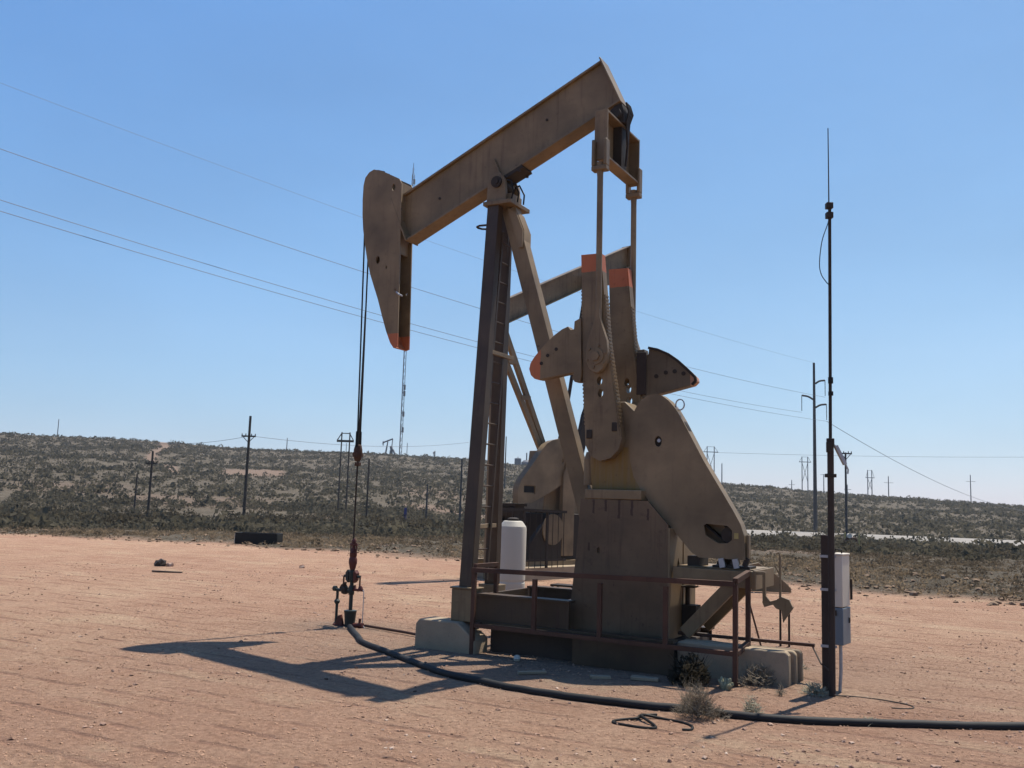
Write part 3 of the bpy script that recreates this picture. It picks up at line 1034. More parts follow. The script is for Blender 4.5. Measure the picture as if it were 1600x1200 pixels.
# counterweights, one fin bolted to each crank
CWF = [(0.845, 3.165), (0.775, 3.18), (0.725, 3.225), (0.70, 3.30), (0.715, 3.37), (0.77, 3.45), (0.90, 3.585), (1.02, 3.69), (1.12, 3.755), (1.20, 3.785), (1.235, 3.74), (1.275, 3.745), (1.28, 3.84), (1.36, 3.875), (1.388, 3.20), (1.37, 3.12), (1.30, 3.125), (1.265, 3.17), (1.29, 3.235)]
b = MB().prism(CWF, -0.50, -0.38)
cw = b.build('counterweight', 'cw_front', PJ, 0.006)
b = MB()
for x, z in ((0.865, 3.36), (0.945, 3.45), (1.055, 3.52)):
    b.cyl((x, -0.506, z), (x, -0.495, z), 0.022, seg=12)
b.build('bolt', 'dark_steel', cw)
CWR = [(1.93, 3.045), (2.11, 3.085), (2.43, 3.16), (2.475, 3.205), (2.465, 3.25), (2.37, 3.345), (2.25, 3.455), (2.13, 3.54), (2.00, 3.60), (1.88, 3.63), (1.875, 3.55), (1.83, 3.55), (1.82, 3.62), (1.73, 3.61), (1.80, 3.02)]
b = MB().prism(CWR, 0.36, 0.50)
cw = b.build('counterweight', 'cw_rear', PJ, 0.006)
b = MB()
for x, z in ((1.98, 3.28), (2.10, 3.32), (2.21, 3.33), (2.32, 3.30)):
    b.cyl((x, 0.352, z), (x, 0.362, z), 0.026, seg=12)
b.build('bolt', 'dark_steel', cw)
b = MB().box(1.735, 1.855, 0.335, 0.358, 3.06, 3.58)
b.build('weight_bracket', 'brown_pipe', cw, 0.006)
b = MB()
for (x0, z0), (x1, z1) in zip(CWR[2:10], CWR[3:10]):
    b.bar((x0, 0.345, z0), (x1, 0.345, z1), 0.03, 0.03)
b.build('rim', 'dark_steel', cw)

# gear reducer, pedestal
b = MB()
b.prism([(1.47, 1.90), (2.10, 1.90), (2.02, 2.10), (2.02, 2.75), (1.86, 2.90), (1.56, 2.90), (1.44, 2.75), (1.44, 2.20)], -0.33, 0.33)
b.cyl((1.66, -0.36, 2.50), (1.66, 0.36, 2.50), 0.17, seg=28)
b.build('gear_reducer', 'gearbox', PJ, 0.01)
b = MB()
b.cyl((1.40, -0.22, 2.25), (1.40, -0.22, 1.95), 0.075, 0.075, seg=16)
b.cyl((1.40, -0.22, 2.33), (1.40, -0.22, 2.25), 0.05, 0.075, seg=16)
b.build('oil_filter', 'tan', PJ)
b = MB()
b.box(1.44, 2.12, -0.46, 0.46, 1.79, 1.90)
b.build('cap_plate', 'tan', PJ, 0.01)
PED = [(1.39, 1.785), (2.19, 1.785), (2.43, 1.53), (2.43, 0.31), (1.26, 0.31), (1.30, 0.70), (1.35, 1.2)]
b = MB()
b.holed(PED, [ell(1.62, 1.22, 0.02, 0.035, 8)], -0.45, -0.42)
b.prism([(x - 0.03 if x > 2 else x + 0.03, z - 0.005 if z > 0.5 else z) for x, z in PED], -0.42, 0.42)
b.prism(PED, 0.42, 0.45)
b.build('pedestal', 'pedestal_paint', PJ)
b = MB()                                                          # pale rear plates with mouse-hole notch
b.holed([(-0.45, 0.32), (-0.02, 0.32), (-0.02, 1.50), (-0.45, 1.50)], [[(-0.20, 0.95), (-0.20, 1.10), (-0.16, 1.18), (-0.12, 1.10), (-0.12, 0.95)]], 0, 0.02)
b.holed([(0.02, 0.32), (0.45, 0.32), (0.45, 1.46), (0.02, 1.50)], [], 0, 0.02)
for v in b.bm.verts:
    v.co = Vector((2.432 + v.co.y, v.co.x, v.co.z))
b.build('rear_plate', 'tan_guard', PJ)

# belt guard
GUARD = [(1.955, 2.46), (1.965, 2.62), (2.0, 2.76), (2.065, 2.88), (2.145, 2.95), (2.24, 2.985), (2.33, 2.965), (2.42, 2.90), (2.50, 2.81), (2.58, 2.68), (2.84, 2.23), (3.18, 1.71), (3.26, 1.57), (3.30, 1.45), (3.31, 1.20), (2.79, 1.20), (2.70, 1.25), (2.55, 1.41), (2.12, 1.88), (2.02, 2.05), (1.97, 2.25)]
GUARD = [(x - 0.04 - 0.035 * max(0.0, min(1.0, (x - 2.6) / 0.6)), z) for x, z in GUARD]
slot = [(2.84, 1.54), (2.86, 1.56), (3.10, 1.545), (3.145, 1.50), (3.145, 1.40), (3.10, 1.365), (3.0, 1.36), (2.86, 1.44)]
b = MB()
b.holed(GUARD, [[(x - 0.05, z) for x, z in slot], ell(2.265, 2.445, 0.042, 0.06)], -0.335, -0.315)
b.prism(GUARD, -0.19, -0.17)
n = len(GUARD)
for i in range(n):
    (x0, z0), (x1, z1) = GUARD[i], GUARD[(i + 1) % n]
    if abs(z0 - z1) < 0.01 and z0 < 1.3: continue
    dx, dz = x1 - x0, z1 - z0
    ln = math.hypot(dx, dz)
    nx, nv = -dz / ln * 0.012, dx / ln * 0.012
    cx, cz = 2.5, 2.0
    if (cx - x0) * nx + (cz - z0) * nv < 0: nx, nv = -nx, -nv
    b.prism([(x0, z0), (x1, z1), (x1 + nx, z1 + nv), (x0 + nx, z0 + nv)], -0.315, -0.19)
gd = b.build('belt_guard', 'tan_guard', PJ, 0)
b = MB()
b.cyl((3.06, -0.30, 1.45), (3.06, -0.20, 1.45), 0.09, seg=24)
b.cyl((3.06, -0.312, 1.45), (3.06, -0.30, 1.45), 0.035, seg=12)
b.cyl((2.265, -0.30, 2.445), (2.265, -0.20, 2.445), 0.36, seg=36)
b.build('sheave', 'dark_steel', gd)
b = MB()
b.cyl((2.27, -0.327, 2.455), (2.27, -0.30, 2.455), 0.022, seg=6)
b.build('hub_nut', 'galv', gd)
b = MB()
b.bar((3.02, -0.25, 1.53), (2.47, -0.25, 2.06), 0.10, 0.014)
b.bar((3.02, -0.25, 1.37), (2.20, -0.25, 2.01), 0.10, 0.014)
b.build('drive_belt', 'black', gd)
b = MB()
b.box(3.12, 3.165, -0.341, -0.336, 1.415, 1.475)
b.build('tag_plate', 'yellow', gd)
b = MB()
b.box(3.237, 3.265, -0.30, -0.22, 1.22, 1.46)
b.build('guard_latch', 'tan_guard', gd, 0.006)
b = MB()
b.tube([(2.485 + 0.05 * math.cos(a), -0.25, 2.86 + 0.06 * math.sin(a)) for a in np.linspace(0, 2 * math.pi, 14)], 0.008, 6)
b.build('lifting_eye', 'galv', gd)

# motor and rear platform
b = MB()
for y in (-0.40, 0.32):
    b.box(2.47, 3.33, y, y + 0.08, 0.915, 1.09)
b.box(3.33, 3.36, -0.40, 0.40, 0.905, 1.10)
b.box(2.50, 3.32, -0.318, 0.318, 1.092, 1.105)
b.build('motor_platform', 'tan', PJ, 0.004)
b = MB()
b.cyl((2.99, -0.16, 1.44), (2.99, 0.06, 1.44), 0.125, seg=28)
b.cyl((2.99, -0.20, 1.44), (2.99, -0.16, 1.44), 0.03, seg=12)
for k in range(18):
    a = 2 * math.pi * k / 18
    b.bar((2.99 + 0.128 * math.cos(a), -0.13, 1.44 + 0.128 * math.sin(a)), (2.99 + 0.128 * math.cos(a), 0.04, 1.44 + 0.128 * math.sin(a)), 0.02, 0.01, up=(math.cos(a), 0, math.sin(a)))
b.box(2.90, 3.08, -0.12, 0.04, 1.131, 1.33)
b.build('electric_motor', 'dark_steel', PJ)
b = MB()
b.box(2.60, 2.74, -0.30, 0.0, 1.106, 1.21)
b.box(2.88, 3.28, -0.32, -0.06, 1.106, 1.13)
for x in (2.95, 3.09, 3.22):
    b.bar((x, -0.30, 1.13), (x + 0.03, -0.29, 1.22), 0.05, 0.05)
b.build('motor_slide', 'dark_steel', PJ)
b = MB()
for x in (3.0, 3.15):
    b.bar((x, -0.345, 1.11), (x - 0.02, -0.345, 1.205), 0.03, 0.055)
b.build('slide_bracket', 'galv', PJ)
b = MB()
b.bar((2.60, -0.36, 0.40), (3.10, -0.36, 0.93), 0.07, 0.14)
b.bar((2.60, 0.36, 0.40), (3.10, 0.36, 0.93), 0.07, 0.14)
b.build('platform_strut', 'tan', PJ, 0.004)
# brake lever at the tail
b = MB()
b.bar((3.36, -0.36, 1.075), (3.44, -0.36, 1.08), 0.05, 0.03)
b.bar((3.44, -0.36, 1.09), (3.44, -0.36, 0.79), 0.04, 0.03)
b.prism([(3.42, 0.79), (3.45, 0.86), (3.50, 0.80), (3.56, 0.82), (3.61, 0.855), (3.69, 0.83), (3.73, 0.75), (3.67, 0.66), (3.63, 0.60), (3.615, 0.72), (3.56, 0.735), (3.53, 0.77), (3.44, 0.74)], -0.375, -0.345)
b.bar((3.60, -0.36, 0.83), (3.60, -0.36, 1.26), 0.02, 0.02)
b.tube([(3.60, -0.36, 1.26), (3.59, -0.36, 1.29), (3.56, -0.36, 1.285)], 0.01, 6)
b.bar((3.60, -0.36, 1.07), (3.55, -0.36, 1.16), 0.015, 0.015)
b.build('brake_lever', 'tan_worn', PJ)

# skid
b = MB()
for y0 in (-0.72, 0.60):
    b.box(0.22, 1.40, y0, y0 + 0.02, 0.36, 0.645)
    b.box(0.20, 1.42, y0 - 0.04, y0 + 0.12, 0.645, 0.67)
    b.box(0.20, 2.60, y0 - 0.04, y0 + 0.12, 0.335, 0.36)
    b.box(1.45, 2.60, y0, y0 + 0.02, 0.0, 0.33)
b.box(0.15, 0.20, -0.55, 0.70, 0.345, 0.64)
b.box(1.20, 1.24, -0.57, 0.57, 0.365, 0.64)
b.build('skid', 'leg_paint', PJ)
b = MB()
b.bar((2.5, -0.28, 0.385), (3.86, -0.28, 0.395), 0.05, 0.03)
b.cyl((3.86, -0.28, 0.395), (3.92, -0.28, 0.395), 0.018, seg=8)
b.build('skid_rail', 'rust', PJ)
b = MB()
b.box(2.46, 2.62, -0.05, 0.12, 0.37, 0.66)
b.cyl((2.50, 0.02, 0.85), (2.50, 0.02, 0.66), 0.025, seg=10)
b.box(2.44, 2.60, -0.06, 0.10, 0.85, 0.865)
b.build('pump_box', 'dark_steel', PJ)

# bridle and carrier bar, polished rod
b = MB()
for y in (-0.055, 0.055):
    b.tube([(-1.93, y, 6.275), (-2.05, y, 6.315), (-2.14, y, 6.285), (-2.21, y, 6.21), (-2.236, y, 6.09), (-2.238, y, 5.88), (-2.236, y, 5.7), (-2.225, y * 0.9, 5.2), (-2.18 + 0.0, y * 0.55, 2.5)], 0.011, 8)
b.build('wire_rope', 'black', PJ)
b = MB()
for y in (-0.032, 0.032):
    b.cyl((-2.185, y, 2.62), (-2.182, y, 2.40), 0.021, 0.024, seg=10)
b.build('rope_socket', 'black', PJ)
b = MB()
b.lathe([(0.03, 2.21), (0.045, 2.23), (0.062, 2.30), (0.06, 2.37), (0.045, 2.43), (0.03, 2.44)], (-2.182, 0, 0), 16)
b.box(-2.215, -2.15, -0.075, 0.075, 2.27, 2.33)
cb = b.build('carrier_bar', 'rust', PJ)
b = MB()
b.box(-2.21, -2.14, -0.03, 0.03, 2.15, 2.20)
b.build('rod_clamp', 'rust', cb, 0.006)
b = MB()
b.cyl((-2.180, 0, 4.30), (-2.180, 0, 1.10), 0.0125, seg=10)
b.build('polished_rod', 'dark_steel', PJ)

# ---------------------------------------------------------------- footings
def footing(name, build, label, cat, loc=UO, rz=URZ, mat='concrete'):
    o = build.build(name, mat, None, 0.015)
    o.location = loc
    o.rotation_euler = (0, 0, rz)
    return tag(o, label, cat)
b = MB()
b.prism([(-0.515, -0.1), (-0.505, 0.28), (-0.46, 0.335), (0.06, 0.335), (0.10, 0.31), (0.285, 0.17), (0.30, 0.13), (0.30, -0.1)], -0.88, -0.56)
footing('concrete_block', b, 'grey chamfered concrete block under the front leg of the near pumpjack', 'concrete block')
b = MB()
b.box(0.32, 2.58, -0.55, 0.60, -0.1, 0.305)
footing('concrete_footing', b, 'long oil stained concrete footing, its colour darkened for the shade below the near pumpjack skid', 'footing', mat='shade_oily')
for k, (y0, y1, x1) in enumerate(((-0.62, -0.505, 3.735), (-0.475, -0.395, 3.775), (-0.365, -0.30, 3.81))):
    b = MB()
    nseg = 9
    xs = [2.60 + (x1 - 0.03 - 2.60) * i / nseg for i in range(nseg + 1)]
    b.prism([(2.60, -0.1)] + [(x, 0.345 + random.uniform(-0.006, 0.004)) for x in xs] + [(x1, 0.31), (x1 + 0.012, -0.1)], y0, y1)
    o = footing('concrete_beam', b, ['nearest of the pale concrete beams under the pumpjack tail', 'middle concrete beam of the three under the pumpjack tail', 'farthest concrete beam under the pumpjack tail'][k], 'concrete beam')
    o['group'] = 'concrete beams under the pumpjack tail'

# ---------------------------------------------------------------- crank guard railing
RL = empty('guard_railing', UO, URZ, 'low rusty pipe railing guarding the crank side of the near pumpjack', 'railing')
def pipe(name, p0, p1, r=0.024, mat='rust', parent=RL):
    return MB().cyl(p0, p1, r, seg=12).build(name, mat, parent)
for x, zt in ((0.27, 0.98), (1.05, 0.90), (1.83, 0.91), (2.56, 0.93), (3.28, 1.0)):
    MB().bar((x, -0.87, -0.05 if x < 0.5 or x > 3 else 0.33), (x, -0.87, zt - 0.012), 0.045, 0.045).build('post', 'rust', RL)
for x, y, z0, z1 in ((0.28, -0.38, 0.0, 0.98), (3.28, -0.39, 0.30, 1.05)):
    MB().bar((x, y, z0), (x, y, z1), 0.045, 0.045).build('post', 'rust', RL)
MB().bar((0.24, -0.872, 0.94), (3.28, -0.872, 0.99), 0.05, 0.05).build('rail', 'rust', RL)
MB().bar((0.30, -0.872, 0.325), (3.26, -0.872, 0.315), 0.05, 0.045).build('rail', 'rust', RL)
MB().bar((0.27, -0.86, 0.985), (0.28, -0.36, 0.985), 0.045, 0.045).build('rail', 'rust', RL)
MB().bar((0.30, -0.86, 0.325), (0.30, -0.40, 0.34), 0.045, 0.045).build('rail', 'rust', RL)
MB().bar((3.28, -0.88, 1.02), (3.28, -0.37, 1.075), 0.05, 0.05).build('rail', 'rust', RL)
MB().bar((3.28, -0.85, 0.315), (3.28, -0.42, 0.36), 0.05, 0.05).build('rail', 'rust', RL)

# ---------------------------------------------------------------- wellhead
WH = empty('wellhead', U(-2.17, 0, -0.08), URZ, 'dark oil wellhead with red stuffing box and side valves below the horse head', 'wellhead')
b = MB()
b.lathe([(0.020, 1.02), (0.034, 1.03), (0.034, 1.10), (0.022, 1.12), (0.022, 1.16), (0.03, 1.18), (0.03, 1.22), (0.014, 1.25)], seg=16)
b.lathe([(0.058, 1.155), (0.058, 1.175)], seg=16)
for s in (-1, 1):
    b.cyl((s * 0.046, 0, 1.06), (s * 0.046, 0, 1.19), 0.009, seg=8)
b.build('packing_gland', 'red', WH)
b = MB()
b.lathe([(0.03, 0.83), (0.04, 0.85), (0.048, 0.89), (0.056, 0.92), (0.056, 0.97), (0.044, 1.0), (0.05, 1.02), (0.05, 1.06), (0.03, 1.07)], seg=20)
b.build('stuffing_box', 'red', WH)
b = MB()
b.lathe([(0.026, 0.29), (0.026, 0.68), (0.04, 0.69), (0.045, 0.80), (0.033, 0.81), (0.033, 0.84)], seg=18)
b.lathe([(0.034, 0.50), (0.04, 0.52), (0.04, 0.60), (0.034, 0.62)], seg=18)
b.build('tubing', 'green_black', WH)
b = MB()
b.cyl((-0.13, 0, 0.745), (0.14, 0, 0.745), 0.018, seg=12)
for s in (-1, 1):
    b.lathe([(0.01, -0.035), (0.045, -0.02), (0.05, 0.0), (0.045, 0.02), (0.01, 0.035)], seg=14)
b2 = b
for v in list(b2.bm.verts)[-140:]:
    pass
b.build('ram_body', 'green_black', WH)
for s in (-1, 1):
    w_ = MB()
    w_.prism([(s * 0.045, 0.66), (s * 0.085, 0.70), (s * 0.09, 0.79), (s * 0.06, 0.83), (s * 0.04, 0.80)], -0.035, 0.035)
    w_.build('ram_handle', 'red' if s > 0 else 'green_black', WH)
b = MB()
b.tube([(-0.11, 0, 0.745), (-0.138, 0, 0.74), (-0.14, 0, 0.72), (-0.14, 0, 0.63), (-0.17, 0, 0.575)], 0.012, 10)
b.tube([(0.11, 0, 0.745), (0.132, 0, 0.74), (0.135, 0, 0.72), (0.135, 0, 0.61)], 0.012, 10)
b.build('bypass_pipe', 'rust', WH)
b = MB()
b.cyl((-0.03, 0, 0.55), (-0.27, 0, 0.55), 0.022, seg=14)
b.cyl((-0.30, 0, 0.565), (-0.262, 0, 0.565), 0.036, seg=14)
b.tube([(-0.235, 0, 0.55), (-0.235, 0, 0.52), (-0.235, 0, 0.11)], 0.019, 12)
b.lathe([(0.02, 0.36), (0.04, 0.385), (0.04, 0.405), (0.02, 0.43)], (-0.235, 0, 0), 12)
b.tube([(-0.235, 0, 0.12), (-0.24, 0, 0.08), (-0.28, -0.02, 0.05), (-0.30, -0.03, -0.02)], 0.03, 12)
b.build('flow_pipe', 'green_black', WH)
b = MB()
b.lathe([(0.02, 0.50), (0.05, 0.515), (0.05, 0.585), (0.03, 0.61), (0.012, 0.64)], (-0.11, 0, 0), 14)
b.bar((-0.19, 0, 0.575), (-0.15, 0, 0.63), 0.03, 0.02)
b.bar((-0.12, -0.02, 0.60), (-0.085, -0.02, 0.66), 0.03, 0.02)
b.build('valve', 'dark_steel', WH)
b = MB()
b.cyl((0.03, 0, 0.57), (0.19, 0, 0.572), 0.018, seg=12)
b.lathe([(0.012, 0.555), (0.032, 0.565), (0.032, 0.60), (0.012, 0.63)], (0.15, 0, 0), 12)
b.bar((0.06, 0, 0.585), (0.05, 0, 0.63), 0.03, 0.02)
b.build('valve', 'red', WH)
b = MB()
b.tube([(0.18, 0, 0.575), (0.205, 0, 0.565), (0.21, 0, 0.54), (0.21, 0, 0.12), (0.24, 0.02, 0.08), (0.31, 0.03, 0.01)], 0.006, 6)
b.build('sample_line', 'galv', WH)
b = MB()
b.lathe([(0.064, -0.05), (0.066, 0.02), (0.068, 0.12), (0.08, 0.26), (0.085, 0.275), (0.085, 0.295), (0.02, 0.30)], seg=22)
b.build('casing_head', 'green_black', WH)
b = MB()
b.cyl((0.06, 0, 0.10), (0.22, 0, 0.115), 0.034, seg=14)
b.cyl((0.16, 0, 0.11), (0.17, 0, 0.20), 0.014, 0.02, seg=10)
b.build('casing_valve', 'red', WH)
b = MB()
b.prism([(-0.20, 0.09), (-0.15, 0.22), (-0.11, 0.235), (-0.075, 0.12), (-0.10, 0.08)], -0.07, -0.03)
b.cyl((-0.24, -0.04, 0.085), (-0.06, -0.03, 0.085), 0.028, seg=12)
b.build('casing_valve', 'red', WH)
b = MB()
b.cyl((-0.16, -0.10, 0.0), (0.02, -0.16, 0.02), 0.05, seg=14)
b.cyl((-0.05, -0.14, 0.02), (0.10, -0.22, 0.0), 0.04, seg=14)
b.build('pipe_union', 'dark_steel', WH)

# ---------------------------------------------------------------- hoses and cables on the ground
def smooth_path(pts, n=8):
    P = [Vector(p) for p in pts]
    out = []
    for i in range(len(P) - 1):
        p0, p1, p2, p3 = P[max(i - 1, 0)], P[i], P[i + 1], P[min(i + 2, len(P) - 1)]
        for k in range(n):
            t = k / n
            out.append(0.5 * ((2 * p1) + (p2 - p0) * t + (2 * p0 - 5 * p1 + 4 * p2 - p3) * t * t + (3 * p1 - p0 - 3 * p2 + p3) * t ** 3))
    out.append(P[-1])
    return out
hp = [(U(-2.05, -0.15).x, U(-2.05, -0.15).y), (-1.80, 11.75), (-1.68, 11.33), (-1.35, 10.76), (-0.98, 10.14), (-0.56, 9.46), (-0.20, 9.10), (0.10, 8.86), (0.66, 8.52), (1.20, 8.31), (1.62, 8.18), (1.86, 8.05), (2.41, 7.91), (3.25, 7.88), (4.2, 7.93), (5.6, 8.1), (7.2, 8.5)]
path = [Vector((p.x, p.y, gz(p.x, p.y) + 0.022 + 0.010 * noise.noise(Vector((p.x * 0.9, p.y * 0.9, 0))))) for p in smooth_path([(x, y, 0) for x, y in hp])]
tag(MB().tube(path, 0.036, 14).build('hose', 'dusty_rubber'), 'thick black flow hose curving over the dirt from wellhead to right edge', 'hose')
def thin(name, pts, r, mat, label, cat, lift=0.5):
    path = [Vector((p.x, p.y, gz(p.x, p.y) + p.z + r * lift)) for p in smooth_path(pts)]
    return tag(MB().tube(path, r, 8).build(name, mat), label, cat)
thin('cable', [(1.30, 8.05, .0), (1.19, 8.02, .0), (1.14, 7.93, .012), (1.10, 7.83, .012), (0.98, 7.82, 0), (0.90, 7.74, 0), (0.92, 7.66, 0), (1.05, 7.58, 0), (1.19, 7.56, 0), (1.22, 7.62, 0), (1.17, 7.74, .02), (1.14, 7.86, .03), (1.20, 7.93, .02), (1.33, 7.90, 0), (1.46, 7.80, 0), (1.52, 7.68, 0), (1.49, 7.56, 0), (1.42, 7.54, 0)], 0.012, 'black', 'thin black cable lying in a loose loop on the foreground dirt', 'cable')
thin('cable', [(3.12, 9.0, 0.02), (3.35, 9.05, 0), (3.55, 8.95, 0), (3.72, 8.75, 0), (3.68, 8.62, 0), (3.5, 8.62, 0)], 0.007, 'brown_pipe', 'thin brown cable looped on the dirt at the antenna mast foot', 'cable')
a, c = U(3.90, -0.28, 0.38), Vector((3.12, 9.12, 0.22))
tag(MB().tube([a, (a + c) / 2 + Vector((0, 0, -0.05)), c], 0.008, 8).build('cable', 'brown_pipe'), 'slack cable strung from the skid tail to the antenna mast', 'cable')
a = [U(-1.95, 0.05, 0.02), U(-1.2, -0.1, 0.03), U(-0.5, -0.3, 0.03)]
tag(MB().tube([Vector((p.x, p.y, 0.03)) for p in a], 0.018, 8).build('pipe', 'rust'), 'thin rusty pipe on the ground between wellhead and concrete block', 'pipe')

# ---------------------------------------------------------------- antenna mast with control box
AM = empty('antenna_mast', (3.12, 9.06, 0), 0, 'slim dark antenna mast with whip aerial beside the control box', 'antenna mast')
MB().cyl((0, 0, -0.1), (0.01, 0, 2.42), 0.031, seg=16).build('lower_pipe', 'brown_pipe', AM)
MB().cyl((0.01, 0, 2.42), (0.03, 0, 4.80), 0.016, seg=12).build('upper_pipe', 'dark_steel', AM)
MB().cyl((0.012, -0.03, 4.68), (0.012, -0.03, 5.60), 0.007, 0.005, seg=8).build('whip_aerial', 'dark_steel', AM)
b = MB()
b.box(-0.01, 0.055, -0.04, 0.025, 4.66, 4.72)
b.box(-0.01, 0.055, -0.04, 0.025, 4.76, 4.82)
b.build('aerial_clamp', 'dark_steel', AM, 0.004)
b = MB()
b.tube(smooth_path([(0.012, -0.03, 4.68), (0.0, -0.03, 4.60), (-0.06, -0.03, 4.42), (-0.085, -0.02, 4.20), (-0.07, -0.02, 4.08), (-0.02, -0.02, 4.0), (0.012, -0.018, 3.97)]), 0.0045, 6)
b.build('coax_cable', 'black', AM)
b = MB()
b.cyl((0.01, 0, 2.36), (0.01, 0, 2.44), 0.038, seg=14)
b.box(-0.04, 0.055, -0.036, 0.036, 2.06, 2.095)
b.box(-0.045, 0.01, -0.045, -0.03, 2.30, 2.40)
b.build('pipe_clamp', 'dark_steel', AM, 0.004)
b = MB()
b.bar((0.06, 0.0, 2.37), (0.15, 0.0, 2.19), 0.05, 0.03)
b.tube([(0.04, 0, 2.38), (0.08, 0, 2.36), (0.18, 0, 2.14), (0.175, 0, 2.10)], 0.008, 6)
b.build('bracket_arm', 'galv', AM)
b = MB()
b.cyl((0.012, -0.02, 2.98), (0.012, -0.02, 3.04), 0.024, seg=10)
b.cyl((0.012, -0.02, 2.86), (0.012, -0.02, 2.90), 0.024, seg=10)
b.build('cable_tie', 'black', AM)

PP = empty('panel_post', (3.165, 9.30, 0), R(-20), 'short brown square post standing right behind the antenna mast', 'post')
MB().box(-0.055, 0.02, -0.04, 0.04, -0.1, 1.50).build('post_body', 'brown_pipe', PP, 0.005)
b = MB()
for z in (0.42, 0.96, 1.28):
    b.box(-0.065, 0.085, -0.055, -0.047, z, z + 0.025)
    b.cyl((0.07, -0.06, z + 0.012), (0.07, -0.045, z + 0.012), 0.014, seg=8)
b.build('strap', 'galv', PP)
CB = empty('control_box', (3.275, 9.19, 0.45), R(-35), 'slim upright electrical control box, white above and grey below, on the post', 'control box')
b = MB()
b.box(-0.115, 0.0, 0.0, 0.26, 0.36, 0.855)
b.box(-0.12, 0.006, -0.004, 0.265, 0.855, 0.875)
b.build('upper_cabinet', 'box_white', CB, 0.006)
b = MB()
b.box(-0.113, 0.004, -0.006, 0.262, 0.0, 0.352)
b.build('lower_cabinet', 'box_grey', CB, 0.006)
MB().box(-0.08, -0.055, -0.02, -0.006, 0.28, 0.33).build('latch', 'dark_steel', CB)
MB().box(0.004, 0.014, 0.19, 0.22, 0.20, 0.25).build('latch', 'dark_steel', CB)
MB().box(0.0, 0.02, 0.265, 0.285, 0.42, 0.62).build('hinge_strip', 'dark_steel', CB)
b = MB()
b.tube([(-0.04, 0.06, 0.0), (-0.04, 0.06, -0.25), (-0.055, 0.06, -0.48)], 0.016, 10)
b.build('conduit', 'galv', CB)
b = MB()
b.tube([(-0.09, 0.06, 0.87), (-0.08, 0.05, 0.915), (-0.02, 0.06, 0.91), (-0.025, 0.08, 0.87)], 0.008, 6)
b.build('lead_in_cable', 'black', CB)

# ---------------------------------------------------------------- small things round the unit
TK = empty('chemical_tank', (0.085, 14.5, 0), 0.2, 'tall white plastic chemical tank behind the front legs of the near pumpjack', 'tank')
b = MB()
b.lathe([(0.20, 0.0), (0.212, 0.02), (0.212, 0.50), (0.205, 0.515), (0.205, 0.535), (0.212, 0.55), (0.212, 1.32), (0.205, 1.355), (0.15, 1.43), (0.13, 1.44)], seg=22)
b.build('tank_body', 'white_plastic', TK, 0.012, sharp=20)
MB().lathe([(0.09, 1.441), (0.09, 1.475), (0.05, 1.49)], seg=16).build('lid', 'dark_steel', TK)
b = MB()
b.cyl((0.0, -0.26, 0.12), (0.0, -0.20, 0.12), 0.03, seg=12)
b.build('outlet_valve', 'dark_steel', TK)

PS = empty('pipe_stand', (3.60, 12.2, 0), URZ, 'pair of short dark pipe posts joined by a top bar behind the railing end', 'pipe stand')
for x in (-0.055, 0.055):
    MB().cyl((x, 0, -0.05), (x, 0, 0.57), 0.014, seg=10).build('post', 'dark_steel', PS)
MB().box(-0.075, 0.075, -0.02, 0.02, 0.572, 0.585).build('top_bar', 'galv', PS)
b = MB()
b.bar((0, 0, 0), (-0.14, 0.02, 0.52), 0.02, 0.02)
o = b.build('metal_rod', 'rust')
o.location = (3.27, 12.1, 0)
tag(o, 'thin rusty rod leaning against the tail of the near pumpjack', 'rod')
o = MB().prism([(-0.62, 0.0), (-0.62, 0.55), (-0.42, 0.60), (-0.28, 0.50), (-0.05, 0.36), (0.16, 0.18), (0.24, 0.09), (0.25, 0.0)], -0.06, 0.06).build('steel_fin', 'tan', None, 0.01)
o.location = (5.78, 20.0, 0.02)
o.rotation_euler = (0, 0, R(-8))
tag(o, 'brown fin shaped counterweight plate standing on the pad behind the brake lever', 'steel plate')
BN = empty('pipe_bench', (0.92, 14.6, 0), URZ, 'small low dark frame stand behind the near pumpjack skid', 'stand')
MB().box(-0.2, 0.2, -0.12, 0.12, 0.46, 0.49).build('top', 'dark_steel', BN)
for x in (-0.17, 0.17):
    for y in (-0.1, 0.1):
        MB().box(x - 0.015, x + 0.015, y - 0.015, y + 0.015, 0, 0.46).build('leg', 'dark_steel', BN)
VB = empty('valve_box', (1.12, 13.9, 0), URZ, 'small pale concrete box with black valve stem behind the skid', 'valve box')
MB().box(-0.12, 0.12, -0.12, 0.12, 0, 0.42).build('box_body', 'concrete', VB, 0.01)
MB().lathe([(0.03, 0.42), (0.035, 0.50), (0.015, 0.53), (0.012, 0.58)], seg=10).build('valve_stem', 'black', VB)
o = MB().lathe([(0.01, 0.0), (0.03, 0.008), (0.042, 0.035), (0.032, 0.062), (0.01, 0.072)], seg=12).rough(0.004, 20).build('white_ball', 'white_plastic')
o.location = (0.15, 10.42, 0.0)
tag(o, 'small round white lump on the dirt below the skid', 'ball')
for k, (x, y, a, sx, sy, lb) in enumerate(((0.98, 9.60, 0.1, 0.20, 0.10, 'flat pale slab scrap lying below the railing, left one'), (1.42, 9.55, -0.3, 0.28, 0.12, 'flat pale slab scrap lying beside the dark bush'), (0.30, 9.72, 0.3, 0.30, 0.06, 'thin pale board scrap in the shade below the skid'))):
    b = MB().box(-sx / 2, sx / 2, -sy / 2, sy / 2, 0.0, 0.03).rough(0.012, 9, k)
    o = b.build('slab_scrap', 'concrete', None, 0.004)
    o.location = (x, y, gz(x, y))
    o.rotation_euler = (0, 0, a)
    tag(o, lb, 'scrap')

